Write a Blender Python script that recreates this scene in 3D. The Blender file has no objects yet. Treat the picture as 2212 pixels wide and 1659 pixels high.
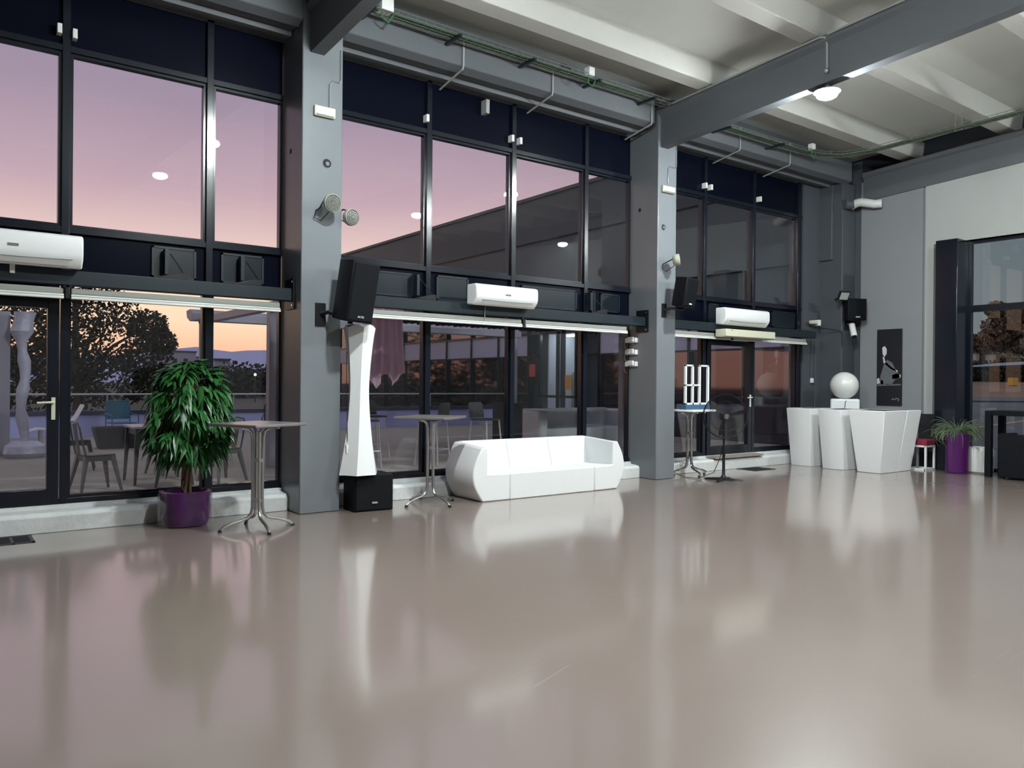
import bpy, math, random
from mathutils import Vector, Matrix
random.seed(7)
scn = bpy.context.scene
COL = scn.collection
# ------------------------------------------------------------------ camera
cam_d = bpy.data.cameras.new('camera'); cam = bpy.data.objects.new('camera', cam_d); COL.objects.link(cam)
cam_d.sensor_fit = 'HORIZONTAL'; cam_d.sensor_width = 36.0; cam_d.lens = 36.0*1685/2212
cam_d.clip_start = 0.05; cam_d.clip_end = 3000
_R = Vector((0.80218414, -0.59701621, 0.00849989)); _U = Vector((-0.00593287, 0.00626502, 0.99996277)); _F = Vector((0.59704723, 0.80220471, -0.00148368))
cam.matrix_world = Matrix(((_R[0], _U[0], -_F[0], 0), (_R[1], _U[1], -_F[1], 0), (_R[2], _U[2], -_F[2], 1.55), (0, 0, 0, 1)))
scn.camera = cam
# ------------------------------------------------------------------ render look
scn.view_settings.view_transform = 'Standard'; scn.view_settings.look = 'None'
scn.view_settings.exposure = 0.0; scn.view_settings.gamma = 1.0; scn.view_settings.use_curve_mapping = False
cy = scn.cycles
cy.use_denoising = True
cy.max_bounces = 9; cy.diffuse_bounces = 4; cy.glossy_bounces = 6; cy.transmission_bounces = 6; cy.transparent_max_bounces = 32
cy.sample_clamp_indirect = 4.0; cy.sample_clamp_direct = 0.0; cy.caustics_reflective = False; cy.caustics_refractive = False
cy.blur_glossy = 0.3
LAMP_STRENGTH = 1550.0
# ------------------------------------------------------------------ world: dusk sky, orange low in the west, grey blue in the east
w = bpy.data.worlds.new('dusk'); scn.world = w; w.use_nodes = True
nt = w.node_tree; nt.nodes.clear()
def N(t, **k):
    n = nt.nodes.new(t)
    for a, b in k.items(): setattr(n, a, b)
    return n
tc = N('ShaderNodeTexCoord'); sp = N('ShaderNodeSeparateXYZ'); nt.links.new(tc.outputs['Generated'], sp.inputs[0])
def ramp(stops):
    r = N('ShaderNodeValToRGB'); e = r.color_ramp.elements
    while len(e) > 1: e.remove(e[-1])
    e[0].position = stops[0][0]; e[0].color = (*stops[0][1], 1)
    for p, c in stops[1:]:
        q = e.new(p); q.color = (*c, 1)
    nt.links.new(sp.outputs['Z'], r.inputs[0]); return r
west = ramp([(0.0, (1.25, .66, .40)), (.035, (1.3, .68, .42)), (.07, (1.4, .92, .60)), (.11, (1.35, 1.0, .70)), (.155, (1.05, .74, .66)), (.22, (.70, .48, .53)), (.31, (.46, .345, .44)), (.42, (.35, .285, .37)), (.6, (.45, .42, .52)), (1.0, (.50, .50, .62))])
east = ramp([(0.0, (.21, .23, .24)), (.15, (.16, .20, .21)), (.4, (.15, .18, .20)), (.6, (.34, .36, .44)), (1.0, (.50, .50, .62))])
dot = N('ShaderNodeVectorMath', operation='DOT_PRODUCT'); dot.inputs[1].default_value = (-.2, .98, 0); nt.links.new(tc.outputs['Generated'], dot.inputs[0])
mr = N('ShaderNodeMapRange', interpolation_type='SMOOTHSTEP'); mr.inputs[1].default_value = .15; mr.inputs[2].default_value = .72; nt.links.new(dot.outputs['Value'], mr.inputs[0])
mx = N('ShaderNodeMix', data_type='RGBA'); nt.links.new(mr.outputs[0], mx.inputs[0]); nt.links.new(east.outputs[0], mx.inputs[6]); nt.links.new(west.outputs[0], mx.inputs[7])
bg = N('ShaderNodeBackground'); bg.inputs[1].default_value = 1.0; nt.links.new(mx.outputs[2], bg.inputs[0])
wo = N('ShaderNodeOutputWorld'); nt.links.new(bg.outputs[0], wo.inputs[0])

# ------------------------------------------------------------------ materials
def mat(name, col, rough=.5, metal=0.0, noise=None, bump=None, emit=None, coat=0.0, spec=None, scale=None):
    m = bpy.data.materials.new(name); m.use_nodes = True; t = m.node_tree; b = t.nodes['Principled BSDF']
    b.inputs['Base Color'].default_value = (*col, 1); b.inputs['Roughness'].default_value = rough; b.inputs['Metallic'].default_value = metal
    if spec is not None: b.inputs['Specular IOR Level'].default_value = spec
    if coat: b.inputs['Coat Weight'].default_value = coat; b.inputs['Coat Roughness'].default_value = .1
    if noise or bump:
        co = t.nodes.new('ShaderNodeTexCoord'); n = t.nodes.new('ShaderNodeTexNoise'); t.links.new(co.outputs['Object'], n.inputs['Vector'])
        n.inputs['Scale'].default_value = scale or 8; n.inputs['Detail'].default_value = 5
        if noise:
            x = t.nodes.new('ShaderNodeMix'); x.data_type = 'RGBA'; t.links.new(n.outputs['Fac'], x.inputs[0])
            x.inputs[6].default_value = (*[c*(1-noise) for c in col], 1); x.inputs[7].default_value = (*[min(1, c*(1+noise)) for c in col], 1)
            t.links.new(x.outputs[2], b.inputs['Base Color'])
        if bump:
            u = t.nodes.new('ShaderNodeBump'); u.inputs['Strength'].default_value = bump; u.inputs['Distance'].default_value = .02
            t.links.new(n.outputs['Fac'], u.inputs['Height']); t.links.new(u.outputs[0], b.inputs['Normal'])
    if emit:
        b.inputs['Emission Color'].default_value = (*emit[0], 1); b.inputs['Emission Strength'].default_value = emit[1]
    return m
def glass_mat(name, tint=(.93, .94, .96), ior=1.5, rough=0.0):
    m = bpy.data.materials.new(name); m.use_nodes = True; t = m.node_tree; t.nodes.clear()
    o = t.nodes.new('ShaderNodeOutputMaterial'); mi = t.nodes.new('ShaderNodeMixShader'); f = t.nodes.new('ShaderNodeFresnel'); ge = t.nodes.new('ShaderNodeNewGeometry')
    io = t.nodes.new('ShaderNodeMapRange'); io.inputs[3].default_value = ior; io.inputs[4].default_value = 1/ior; t.links.new(ge.outputs['Backfacing'], io.inputs[0]); t.links.new(io.outputs[0], f.inputs[0])
    tr = t.nodes.new('ShaderNodeBsdfTransparent'); tr.inputs[0].default_value = (*tint, 1)
    g = t.nodes.new('ShaderNodeBsdfGlossy'); g.inputs['Roughness'].default_value = rough; g.inputs[0].default_value = (1, 1, 1, 1)
    t.links.new(f.outputs[0], mi.inputs[0]); t.links.new(tr.outputs[0], mi.inputs[1]); t.links.new(g.outputs[0], mi.inputs[2]); t.links.new(mi.outputs[0], o.inputs[0])
    return m
M = {}
def floor_mat():
    m = mat('epoxy_floor', (.2, .17, .15), .35, coat=1.0); t = m.node_tree; b = t.nodes['Principled BSDF']
    co = t.nodes.new('ShaderNodeTexCoord')
    n = t.nodes.new('ShaderNodeTexNoise'); n.inputs['Scale'].default_value = .55; n.inputs['Detail'].default_value = 6; t.links.new(co.outputs['Object'], n.inputs[0])
    x = t.nodes.new('ShaderNodeMix'); x.data_type = 'RGBA'; b.inputs['Coat IOR'].default_value = 2.1; b.inputs['Coat Roughness'].default_value = .13; x.inputs[6].default_value = (.215, .166, .142, 1); x.inputs[7].default_value = (.26, .204, .176, 1); t.links.new(n.outputs[0], x.inputs[0])
    # fine pale scratches
    mp = t.nodes.new('ShaderNodeMapping'); mp.inputs['Scale'].default_value = (.35, 3.0, 1); mp.inputs['Rotation'].default_value = (0, 0, .9); t.links.new(co.outputs['Object'], mp.inputs[0])
    v = t.nodes.new('ShaderNodeTexVoronoi'); v.feature = 'DISTANCE_TO_EDGE'; v.inputs['Scale'].default_value = 1.1; t.links.new(mp.outputs[0], v.inputs[0])
    lt = t.nodes.new('ShaderNodeMath'); lt.operation = 'LESS_THAN'; lt.inputs[1].default_value = .0012; t.links.new(v.outputs['Distance'], lt.inputs[0])
    n2 = t.nodes.new('ShaderNodeTexNoise'); n2.inputs['Scale'].default_value = 1.3; t.links.new(co.outputs['Object'], n2.inputs[0])
    g2 = t.nodes.new('ShaderNodeMath'); g2.operation = 'GREATER_THAN'; g2.inputs[1].default_value = .62; t.links.new(n2.outputs[0], g2.inputs[0])
    ml = t.nodes.new('ShaderNodeMath'); ml.operation = 'MULTIPLY'; t.links.new(lt.outputs[0], ml.inputs[0]); t.links.new(g2.outputs[0], ml.inputs[1])
    ms = t.nodes.new('ShaderNodeMath'); ms.operation = 'MULTIPLY'; ms.inputs[1].default_value = .35; t.links.new(ml.outputs[0], ms.inputs[0])
    y = t.nodes.new('ShaderNodeMix'); y.data_type = 'RGBA'; y.inputs[7].default_value = (.5, .47, .44, 1); t.links.new(ms.outputs[0], y.inputs[0]); t.links.new(x.outputs[2], y.inputs[6])
    t.links.new(y.outputs[2], b.inputs['Base Color'])
    n3 = t.nodes.new('ShaderNodeTexNoise'); n3.inputs['Scale'].default_value = 2.2; n3.inputs['Detail'].default_value = 8; t.links.new(co.outputs['Object'], n3.inputs[0])
    r = t.nodes.new('ShaderNodeMapRange'); r.inputs[3].default_value = .08; r.inputs[4].default_value = .15; t.links.new(n3.outputs[0], r.inputs[0]); t.links.new(r.outputs[0], b.inputs['Coat Roughness'])
    n4 = t.nodes.new('ShaderNodeTexNoise'); n4.inputs['Scale'].default_value = 6; n4.inputs['Detail'].default_value = 3; t.links.new(co.outputs['Object'], n4.inputs[0])
    u = t.nodes.new('ShaderNodeBump'); u.inputs['Strength'].default_value = .025; u.inputs['Distance'].default_value = .01; t.links.new(n4.outputs[0], u.inputs['Height']); t.links.new(u.outputs[0], b.inputs['Normal']); t.links.new(u.outputs[0], b.inputs['Coat Normal'])
    return m
M['floor'] = floor_mat()
M['kerb'] = mat('painted_concrete', (.62, .64, .64), .6, noise=.12, bump=.4, scale=14)
M['column'] = mat('grey_gloss_paint', (.165, .182, .20), .3, noise=.06, bump=.12, scale=5)
M['darkwall'] = mat('dark_grey_wall_paint', (.07, .078, .092), .5, noise=.05, scale=4)
M['greywall'] = mat('mid_grey_wall_paint', (.25, .265, .28), .6, noise=.03, scale=3)
M['whitewall'] = mat('off_white_wall_paint', (.42, .435, .425), .7, noise=.03, scale=3)
M['plainwall'] = mat('plain_grey_plaster', (.26, .27, .28), .7, noise=.05, scale=3)
M['navy'] = mat('anthracite_aluminium', (.005, .0075, .014), .2, spec=.5)
M['navypanel'] = mat('anthracite_panel', (.003, .004, .010), .2, spec=.1)
M['steel'] = mat('anthracite_steel_tube', (.010, .017, .023), .38, spec=.35)
M['concrete'] = mat('grey_painted_beam', (.10, .11, .122), .6, noise=.06, scale=3)
M['rib'] = mat('pale_rib_paint', (.47, .47, .445), .75, noise=.05, scale=4)
M['slab'] = mat('ceiling_slab_paint', (.58, .60, .57), .8, noise=.05, scale=2)
M['void'] = mat('dark_void_board', (.01, .011, .016), .8)
M['glass'] = glass_mat('window_glass')
M['smokeglass'] = glass_mat('vent_glass', tint=(.25, .28, .3))
M['white'] = mat('white_moulded_plastic', (.76, .78, .79), .35, noise=.02)
M['whitegloss'] = mat('white_gloss_plastic', (.72, .73, .72), .28)
M['cream'] = mat('cream_plastic', (.60, .60, .47), .4)
M['alu'] = mat('white_aluminium_rail', (.66, .67, .65), .35)
M['alugrey'] = mat('grey_and_blind_shade', (.25, .26, .24), .7)  # plain grey; on the blinds it holds the shade of their upper half
M['black'] = mat('black_vinyl', (.004, .005, .008), .5, spec=.18, bump=.1, scale=60)
M['blackgrille'] = mat('black_grille', (.003, .004, .006), .6, spec=.15, bump=.3, scale=220)
M['blackmetal'] = mat('black_metal', (.01, .01, .012), .35, metal=.3)
M['brushed'] = mat('satin_aluminium', (.55, .55, .54), .3, metal=1)
M['chrome'] = mat('chrome', (.75, .75, .75), .08, metal=1)
M['tabletop'] = mat('grey_laminate', (.16, .15, .15), .3)
M['purple'] = mat('purple_plastic', (.075, .010, .10), .25)
M['clear'] = glass_mat('clear_acrylic', tint=(.95, .95, .95), ior=1.35)
M['leaf'] = mat('ficus_leaf', (.018, .10, .02), .38, noise=.8, scale=6)
M['bark'] = mat('bark', (.13, .08, .05), .8, noise=.4, bump=.5, scale=30)
M['soil'] = mat('soil', (.03, .02, .015), .9)
M['grassleaf'] = mat('spiky_leaf', (.10, .14, .07), .5, noise=.6, scale=8)
M['red'] = mat('crimson_fabric', (.22, .012, .035), .8)
M['blue'] = mat('blue_base', (.045, .10, .19), .4)
M['grate'] = mat('floor_grate_metal', (.05, .05, .05), .5, metal=.5)
M['sill'] = mat('wooden_sill', (.30, .26, .23), .6)
M['screen'] = mat('screen_face', (.35, .37, .38), .3)
M['wire'] = mat('galvanised_wire', (.22, .24, .22), .45, metal=.6)
M['greencable'] = mat('green_cable', (.05, .14, .07), .6)
M['conduit'] = mat('grey_conduit', (.30, .32, .31), .5)
M['lamp'] = mat('lamp_glow', (1, 1, 1), .5, emit=((.93, 1.0, .99), LAMP_STRENGTH))
M['lamphousing'] = mat('lamp_housing', (.3, .3, .3), .4, metal=.6)
M['parlens'] = mat('par_lens', (.16, .165, .15), .3)
M['parcan'] = mat('par_can', (.40, .40, .34), .35)
M['ventpanel'] = mat('vent_infill', (.006, .011, .016), .3, spec=.35)
M['poster'] = mat('black_print', (.008, .008, .012), .45)
M['posterwhite'] = mat('print_pale', (.62, .63, .64), .5)
M['postergrey'] = mat('print_grey', (.13, .14, .15), .5)
# outdoors
M['deck'] = mat('terrace_deck', (.36, .325, .26), .75, noise=.15, scale=3)
M['lavender'] = mat('lavender_parapet', (.55, .54, .92), .6)
M['parapetcap'] = mat('dark_blue_cap', (.04, .045, .10), .5)
M['rail'] = mat('steel_handrail', (.65, .62, .64), .3, metal=.5)
M['pergola'] = mat('grey_pergola', (.42, .39, .45), .4)
M['awning'] = mat('dark_corrugated_awning', (.012, .012, .014), .8, spec=.2)
M['curtain'] = mat('mauve_curtain', (.85, .68, .76), .8)
_t = M['curtain'].node_tree; _m = _t.nodes.new('ShaderNodeMixShader'); _m.inputs[0].default_value = .5; _d = _t.nodes.new('ShaderNodeBsdfTranslucent'); _d.inputs[0].default_value = (.85, .66, .76, 1)
_t.links.new(_t.nodes['Principled BSDF'].outputs[0], _m.inputs[1]); _t.links.new(_d.outputs[0], _m.inputs[2]); _t.links.new(_m.outputs[0], _t.nodes['Material Output'].inputs[0])
M['wrap'] = mat('plastic_wrap', (.55, .52, .62), .3, noise=.2, bump=.8, scale=10)
M['tolix'] = mat('grey_sheet_metal', (.12, .13, .12), .3, metal=.6)
M['bluechair'] = mat('teal_mesh_chair', (.06, .20, .28), .5)
M['planterbox'] = mat('dark_planter', (.05, .048, .05), .6)
M['wingclad'] = mat('wing_cladding', (.05, .085, .105), .5, noise=.1, scale=1)
M['wingband'] = mat('wing_spandrel', (.42, .41, .56), .4)
M['wingglass'] = mat('dark_reflective_glass', (.13, .115, .145), .04, metal=1.0)
M['roomwhite'] = mat('lit_room_wall', (.75, .8, .85), .6)
M['tube'] = mat('tube_light', (1, 1, 1), .5, emit=((.85, .93, 1.0), 12.0))
M['orangesign'] = mat('orange_notice', (.65, .30, .04), .6)
M['redsign'] = mat('red_notice', (.45, .05, .05), .6)
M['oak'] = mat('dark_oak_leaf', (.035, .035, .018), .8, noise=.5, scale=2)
M['brownleaf'] = mat('autumn_leaf', (.24, .155, .09), .9, noise=.4, scale=.5)
M['hill'] = mat('haze_tinted_hill', (.62, .60, .86), 1.0, noise=.06, scale=.02)  # distance haze is mixed into the hill colour
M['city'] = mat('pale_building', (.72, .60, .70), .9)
M['citydark'] = mat('building_window', (.10, .09, .12), .5)
M['ground'] = mat('dry_ground', (.10, .09, .07), 1.0, noise=.35, scale=.15)
M['tarmac'] = mat('tarmac', (.13, .14, .14), .85, noise=.1, scale=.3)
M['field'] = mat('brown_field', (.26, .17, .11), 1.0, noise=.35, scale=.12)
M['yellow'] = mat('yellow_sign', (.75, .42, .02), .6)
M['yellowline'] = mat('taxi_line_paint', (.40, .33, .12), .8)
M['plane'] = mat('aircraft_skin', (.30, .38, .44), .35)
M['streetglow'] = mat('street_light_glow', (1, 1, 1), .5, emit=((1, .95, .85), 30.0))

# ------------------------------------------------------------------ mesh helpers
def wloc(o):
    v = Vector((0, 0, 0))
    while o: v += o.location; o = o.parent
    return v
class MB:
    def __init__(s): s.v = []; s.f = []; s.T = None
    def add(s, vs, fs):
        k = len(s.v)
        s.v += [tuple(s.T @ Vector(p)) if s.T else tuple(p) for p in vs]; s.f += [tuple(i+k for i in f) for f in fs]; return s
    def box(s, x0, x1, y0, y1, z0, z1, rz=0, c=None):
        vs = [(x, y, z) for z in (z0, z1) for y in (y0, y1) for x in (x0, x1)]
        if rz:
            cx, cy = c or ((x0+x1)/2, (y0+y1)/2); a, b = math.cos(rz), math.sin(rz)
            vs = [(cx+(x-cx)*a-(y-cy)*b, cy+(x-cx)*b+(y-cy)*a, z) for x, y, z in vs]
        return s.add(vs, [(0, 2, 3, 1), (4, 5, 7, 6), (0, 1, 5, 4), (2, 6, 7, 3), (0, 4, 6, 2), (1, 3, 7, 5)])
    def loft(s, rings, cap=True, closed=True):
        n = len(rings[0]); vs = [p for r in rings for p in r]; fs = []
        for i in range(len(rings)-1):
            for j in range(n if closed else n-1):
                a = i*n+j; b = i*n+(j+1) % n; fs.append((a, b, b+n, a+n))
        if cap: fs.append(tuple(range(n-1, -1, -1))); fs.append(tuple((len(rings)-1)*n+j for j in range(n)))
        return s.add(vs, fs)
    def tube(s, pts, r, n=8, cap=True):
        pts = [Vector(p) for p in pts]; rings = []; prev = None
        for i, p in enumerate(pts):
            d = ((pts[min(i+1, len(pts)-1)]-pts[max(i-1, 0)])).normalized()
            if prev is None:
                a = Vector((0, 0, 1)) if abs(d.z) < .9 else Vector((1, 0, 0)); u = d.cross(a).normalized()
            else: u = (prev - d*prev.dot(d)).normalized()
            prev = u; v = d.cross(u); rr = r[i] if isinstance(r, (list, tuple)) else r
            rings.append([tuple(p+u*rr*math.cos(2*math.pi*k/n)+v*rr*math.sin(2*math.pi*k/n)) for k in range(n)])
        return s.loft(rings, cap)
    def cyl(s, p0, p1, r, n=20): return s.tube([p0, p1], r, n)
    def lathe(s, prof, c=(0, 0, 0), n=32, sq=None, cap=True):
        rings = []
        for r, z in prof:
            ring = []
            for k in range(n):
                a = 2*math.pi*k/n; ca, sa = math.cos(a), math.sin(a)
                if sq: q = (abs(ca)**sq+abs(sa)**sq)**(-1/sq); ca *= q; sa *= q
                ring.append((c[0]+r*ca, c[1]+r*sa, c[2]+z))
            rings.append(ring)
        return s.loft(rings, cap)
    def prism(s, poly, y0, y1, axis='y'):
        if axis == 'y': a = [(x, y0, z) for x, z in poly]; b = [(x, y1, z) for x, z in poly]
        elif axis == 'x': a = [(y0, x, z) for x, z in poly]; b = [(y1, x, z) for x, z in poly]
        else: a = [(x, y, y0) for x, y in poly]; b = [(x, y, y1) for x, y in poly]
        return s.loft([a, b])
    def sphere(s, c, r, n=24, m=14, sz=1.0):
        rings = []
        for i in range(1, m):
            t = math.pi*i/m; rings.append([(c[0]+r*math.sin(t)*math.cos(2*math.pi*k/n), c[1]+r*math.sin(t)*math.sin(2*math.pi*k/n), c[2]-r*sz*math.cos(t)) for k in range(n)])
        return s.loft(rings)
    def build(s, name, m, parent=None, bevel=0, smooth=True, local=False, seg=2, sub=0, ang=.6):
        me = bpy.data.meshes.new(name); vs = s.v
        if parent is not None and not local:
            o = wloc(parent); vs = [(x-o[0], y-o[1], z-o[2]) for x, y, z in vs]
        me.from_pydata(vs, [], s.f); me.validate(); me.update()
        import bmesh as _b
        bm = _b.new(); bm.from_mesh(me); _b.ops.recalc_face_normals(bm, faces=bm.faces); bm.to_mesh(me); bm.free()
        me.materials.append(M[m] if isinstance(m, str) else m)
        if smooth:
            for p in me.polygons: p.use_smooth = True
            me.set_sharp_from_angle(angle=ang)
        ob = bpy.data.objects.new(name, me); COL.objects.link(ob)
        if parent is not None: ob.parent = parent
        if bevel:
            b = ob.modifiers.new('bevel', 'BEVEL'); b.width = bevel; b.segments = seg; b.limit_method = 'ANGLE'; b.angle_limit = .6; b.harden_normals = False
        if sub:
            b = ob.modifiers.new('sub', 'SUBSURF'); b.levels = sub; b.render_levels = sub
        return ob
def struct(o): o['kind'] = 'structure'; return o
def tag(o, label, cat, group=None, kind=None):
    o['label'] = label; o['category'] = cat
    if group: o['group'] = group
    if kind: o['kind'] = kind
    return o
def thing(name, label, cat, loc, rz=0, group=None):
    o = bpy.data.objects.new(name, None); COL.objects.link(o); o.location = loc; o.rotation_euler = (0, 0, rz); o.empty_display_size = .1
    return tag(o, label, cat, group)
def clone(root, loc, rz, label, group=None):
    r = root.copy(); COL.objects.link(r); r.location = loc; r.rotation_euler = (0, 0, rz); r['label'] = label
    if group: r['group'] = group
    for ch in list(root.children):
        c = ch.copy(); COL.objects.link(c); c.parent = r
        for g in list(ch.children):
            d = g.copy(); COL.objects.link(d); d.parent = c
    return r
B = lambda *a, **k: MB().box(*a, **k)

# ================================================================== ROOM SHELL
WY = 9.30            # inner face of the facade frame
BAY = 5.98
struct(B(-8.6, 16.2, -7.2, 9.45, -.12, 0).build('floor', 'floor', smooth=False))
# kerb below the glazing with a bevelled edge
def kerb(n, x0, x1):
    pr = [(9.07, 0), (9.07, .165), (9.105, .20), (9.27, .215), (9.27, .25), (9.45, .25), (9.45, 0)]
    return struct(MB().prism(pr, x0, x1, 'x').build('baseboard_'+n, 'kerb', smooth=False, bevel=.008))
kerb('left', -2.0, 3.43); kerb('middle', 3.93, 9.40); kerb('right', 9.90, 13.95); kerb('far_left', -8.0, -2.55)
# columns
def column(n, x0, x1, y0=8.72, top=6.05):
    return struct(B(x0, x1, y0, 9.42, 0, top).build('wall_column_'+n, 'column', bevel=.012))
column('first', 3.43, 3.93); column('second', 9.40, 9.84); column('outer', -2.55, -2.05)
struct(B(14.96, 15.45, 8.80, 9.6, 0, 5.72).build('wall_column_third', 'darkwall', bevel=.01))
# dark wall by the corner and the right wall
struct(B(14.33, 14.97, 9.28, 9.6, 0, 6.2).build('wall_corner', 'darkwall'))
struct(B(14.90, 15.50, 9.0, 9.3, 4.15, 5.7).build('wall_corner_bracket', 'darkwall', bevel=.01))
struct(B(15.45, 15.8, 8.66, 9.6, 0, 6.2).build('wall_strip', 'darkwall'))
struct(B(15.42, 15.8, 7.40, 8.66, 0, 5.75).build('wall_right', 'greywall', bevel=.006))
struct(B(15.45, 15.8, 7.34, 7.40, 0, 5.75).build('wall_reveal', 'greywall'))
o = MB()
o.box(15.40, 15.8, 7.185, 7.345, 1.02, 5.75); o.box(15.40, 15.8, 1.2, 7.185, 4.27, 5.75)
struct(o.build('wall_white', 'whitewall', smooth=False))
struct(B(15.30, 15.8, 7.02, 7.40, 0, 1.02).build('wall_dado', 'void'))
struct(B(15.40, 15.8, -7.2, 1.2, 0, 6.9).build('wall_right_rear', 'plainwall'))
struct(B(-8.8, -8.6, -7.2, 9.5, 0, 7.2).build('wall_left', 'plainwall'))
struct(B(-8.8, 16.2, -7.4, -7.2, 0, 7.3).build('wall_back', 'plainwall'))
struct(B(15.85, 16.2, -7.2, 9.6, 5.2, 7.4).build('wall_void', 'void'))
struct(B(14.97, 15.8, 9.6, 9.9, 0, 6.6).build('wall_outer_corner', 'wingclad'))
# ------------------------------------------------------------------ ceiling
SL = .058
def zr(y): return SL*(8.72-y)
def sloped(mb, x0, x1, y0, y1, z0, z1):
    vs = [(x, y, z+zr(y)) for z in (z0, z1) for y in (y0, y1) for x in (x0, x1)]
    return mb.add(vs, [(0, 2, 3, 1), (4, 5, 7, 6), (0, 1, 5, 4), (2, 6, 7, 3), (0, 4, 6, 2), (1, 3, 7, 5)])
struct(sloped(MB(), -8.8, 15.7, -7.4, 9.6, 6.33, 6.55).build('ceiling', 'slab', smooth=False))
ribs = [7.63-1.76*k for k in range(9)]
for k, y in enumerate(ribs):
    pr = lambda x: [(x, y, 6.0+zr(y)), (x, y+.26, 6.0+zr(y+.26)), (x, y+.33, 6.34+zr(y+.33)), (x, y-.04, 6.34+zr(y-.04))]
    struct(MB().loft([pr(-8.6), pr(16.1)]).build('ceiling_rib', 'rib', smooth=False, bevel=.01))
def main_beam(x):
    # precast beam: slim web and a wider chamfered top
    m = MB(); rg = []
    for y in (8.76, -7.2):
        z = zr(y); rg.append([(x, y, 5.387+z), (x+.175, y, 5.387+z), (x+.175, y, 5.855+z), (x+.235, y, 5.915+z), (x+.235, y, 6.0+z), (x-.06, y, 6.0+z), (x-.06, y, 5.915+z), (x, y, 5.855+z)])
    return struct(m.loft(rg).build('ceiling_beam', 'concrete', smooth=False, bevel=.006))
for x in (-8.4, -2.45, 3.52, 9.455): main_beam(x)
m = MB(); rg = []
for y in (8.6, -7.2):
    z = zr(y)-.02; rg.append([(15.38, y, 5.35+z), (15.5, y, 5.35+z), (15.5, y, 5.95+z), (15.38, y, 5.95+z), (15.33, y, 5.93+z), (15.33, y, 5.86+z), (15.38, y, 5.82+z)])
struct(m.loft(rg).build('ceiling_beam_end', 'concrete', smooth=False, bevel=.006))
def edge_beam(x0, x1):
    pr = [(8.70, 5.73), (8.70, 6.17), (9.25, 6.17), (9.25, 5.74), (9.12, 5.74), (9.10, 5.66), (9.02, 5.66), (9.0, 5.73)]
    struct(MB().prism([(8.70, 5.745), (8.70, 6.21), (9.3, 6.21), (9.3, 5.70), (9.14, 5.70), (9.14, 5.66), (9.06, 5.66), (9.04, 5.72), (8.86, 5.72), (8.84, 5.69), (8.71, 5.735)], x0, x1, 'x').build('ceiling_edge_beam', 'concrete', smooth=False))
edge_beam(-2.0, 3.42); edge_beam(3.94, 9.28); edge_beam(9.68, 15.12)
struct(B(-8.8, 15.7, 9.3, 9.7, 5.68, 6.4).build('wall_parapet_edge', 'concrete'))
# ------------------------------------------------------------------ facade glazing
MW = .038
def vert(x, z0=.25, z1=5.7, hw=MW): struct(B(x-hw, x+hw, WY, WY+.13, z0, z1).build('trim_mullion', 'navy', bevel=.004))
def horiz(x0, x1, z0, z1, y0=WY+.005): struct(B(x0, x1, y0, WY+.13, z0, z1).build('trim_transom', 'navy', bevel=.004))
GY = WY+.075
wn = [0]
def window(x0, x1, z0, z1, fw=.03, gm='glass'):
    wn[0] += 1
    m = MB(); a, b = WY+.035, WY+.12
    m.box(x0, x0+fw, a, b, z0, z1).box(x1-fw, x1, a, b, z0, z1).box(x0+fw, x1-fw, a, b, z0, z0+fw).box(x0+fw, x1-fw, a, b, z1-fw, z1)
    o = struct(m.build('window_%d' % wn[0], 'navy', smooth=False))
    B(x0+fw, x1-fw, GY, GY+.012, z0+fw, z1-fw).build('pane', gm, o, smooth=False)
    return o
bays = {1: [-2.03, -.34, 1.11, 2.56, 3.42], 2: [3.94, 5.475, 6.93, 8.38, 9.39], 3: [9.85, 11.29, 12.73, 14.21, 14.33], 0: [-8.0, -5.2, -2.56]}
for b, xs in bays.items():
    x0, x1 = xs[0], xs[-1]
    for x in xs[1:-1] + ([x0+.04] if b in (2,) else []): vert(x)
    horiz(x0, x1, 3.075, 3.14); horiz(x0, x1, 4.965, 5.03); horiz(x0, x1, 2.62, 2.67); horiz(x0, x1, .25, .31)
    for i in range(len(xs)-1):
        a, c = xs[i]+(MW if i or b == 2 else 0), xs[i+1]-(MW if i < len(xs)-2 else 0)
        if b == 2 and i == 0: a = xs[0]+.078
        if c-a < .15: 
            struct(B(a, c, WY+.02, WY+.12, .25, 5.7).build('trim_filler', 'navy')); continue
        window(a, c, 3.14, 4.965)
        struct(B(a, c, WY+.05, WY+.1, 5.03, 5.70).build('trim_spandrel', 'navypanel'))
        # band below the big panes: dark boards with a narrow fixed or hinged light
        if b in (1, 2, 3):
            o = struct(MB().box(a, c, WY+.05, WY+.08, 2.67, 3.075).build('trim_band', 'navypanel', smooth=False))
        door = (b == 1 and i == 1) or (b == 3 and i == 1)
        if not door: window(a, c, .31, 2.62, .025)
# hinged vent lights in the band
for x0, x1, z0, z1 in [(1.95, 2.42, 2.69, 3.04), (2.70, 3.2, 2.69, 3.04), (5.62, 6.15, 2.69, 3.04), (8.52, 8.60, 2.69, 3.04), (8.72, 9.15, 2.72, 3.02), (7.1, 8.2, 2.70, 3.02), (4.4, 5.25, 2.70, 3.02), (11.42, 11.7, 2.69, 3.04), (12.85, 13.2, 2.70, 3.02), (13.35, 14.1, 2.70, 3.02)]:
    wn[0] += 1
    m = MB(); f = .022
    m.box(x0, x0+f, WY+.02, WY+.05, z0, z1).box(x1-f, x1, WY+.02, WY+.05, z0, z1).box(x0, x1, WY+.02, WY+.05, z0, z0+f).box(x0, x1, WY+.02, WY+.05, z1-f, z1)
    o = struct(m.build('window_%d' % wn[0], 'steel', smooth=False))
    B(x0+f, x1-f, WY+.03, WY+.045, z0+f, z1-f).build('pane', 'ventpanel', o, smooth=False)
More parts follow.
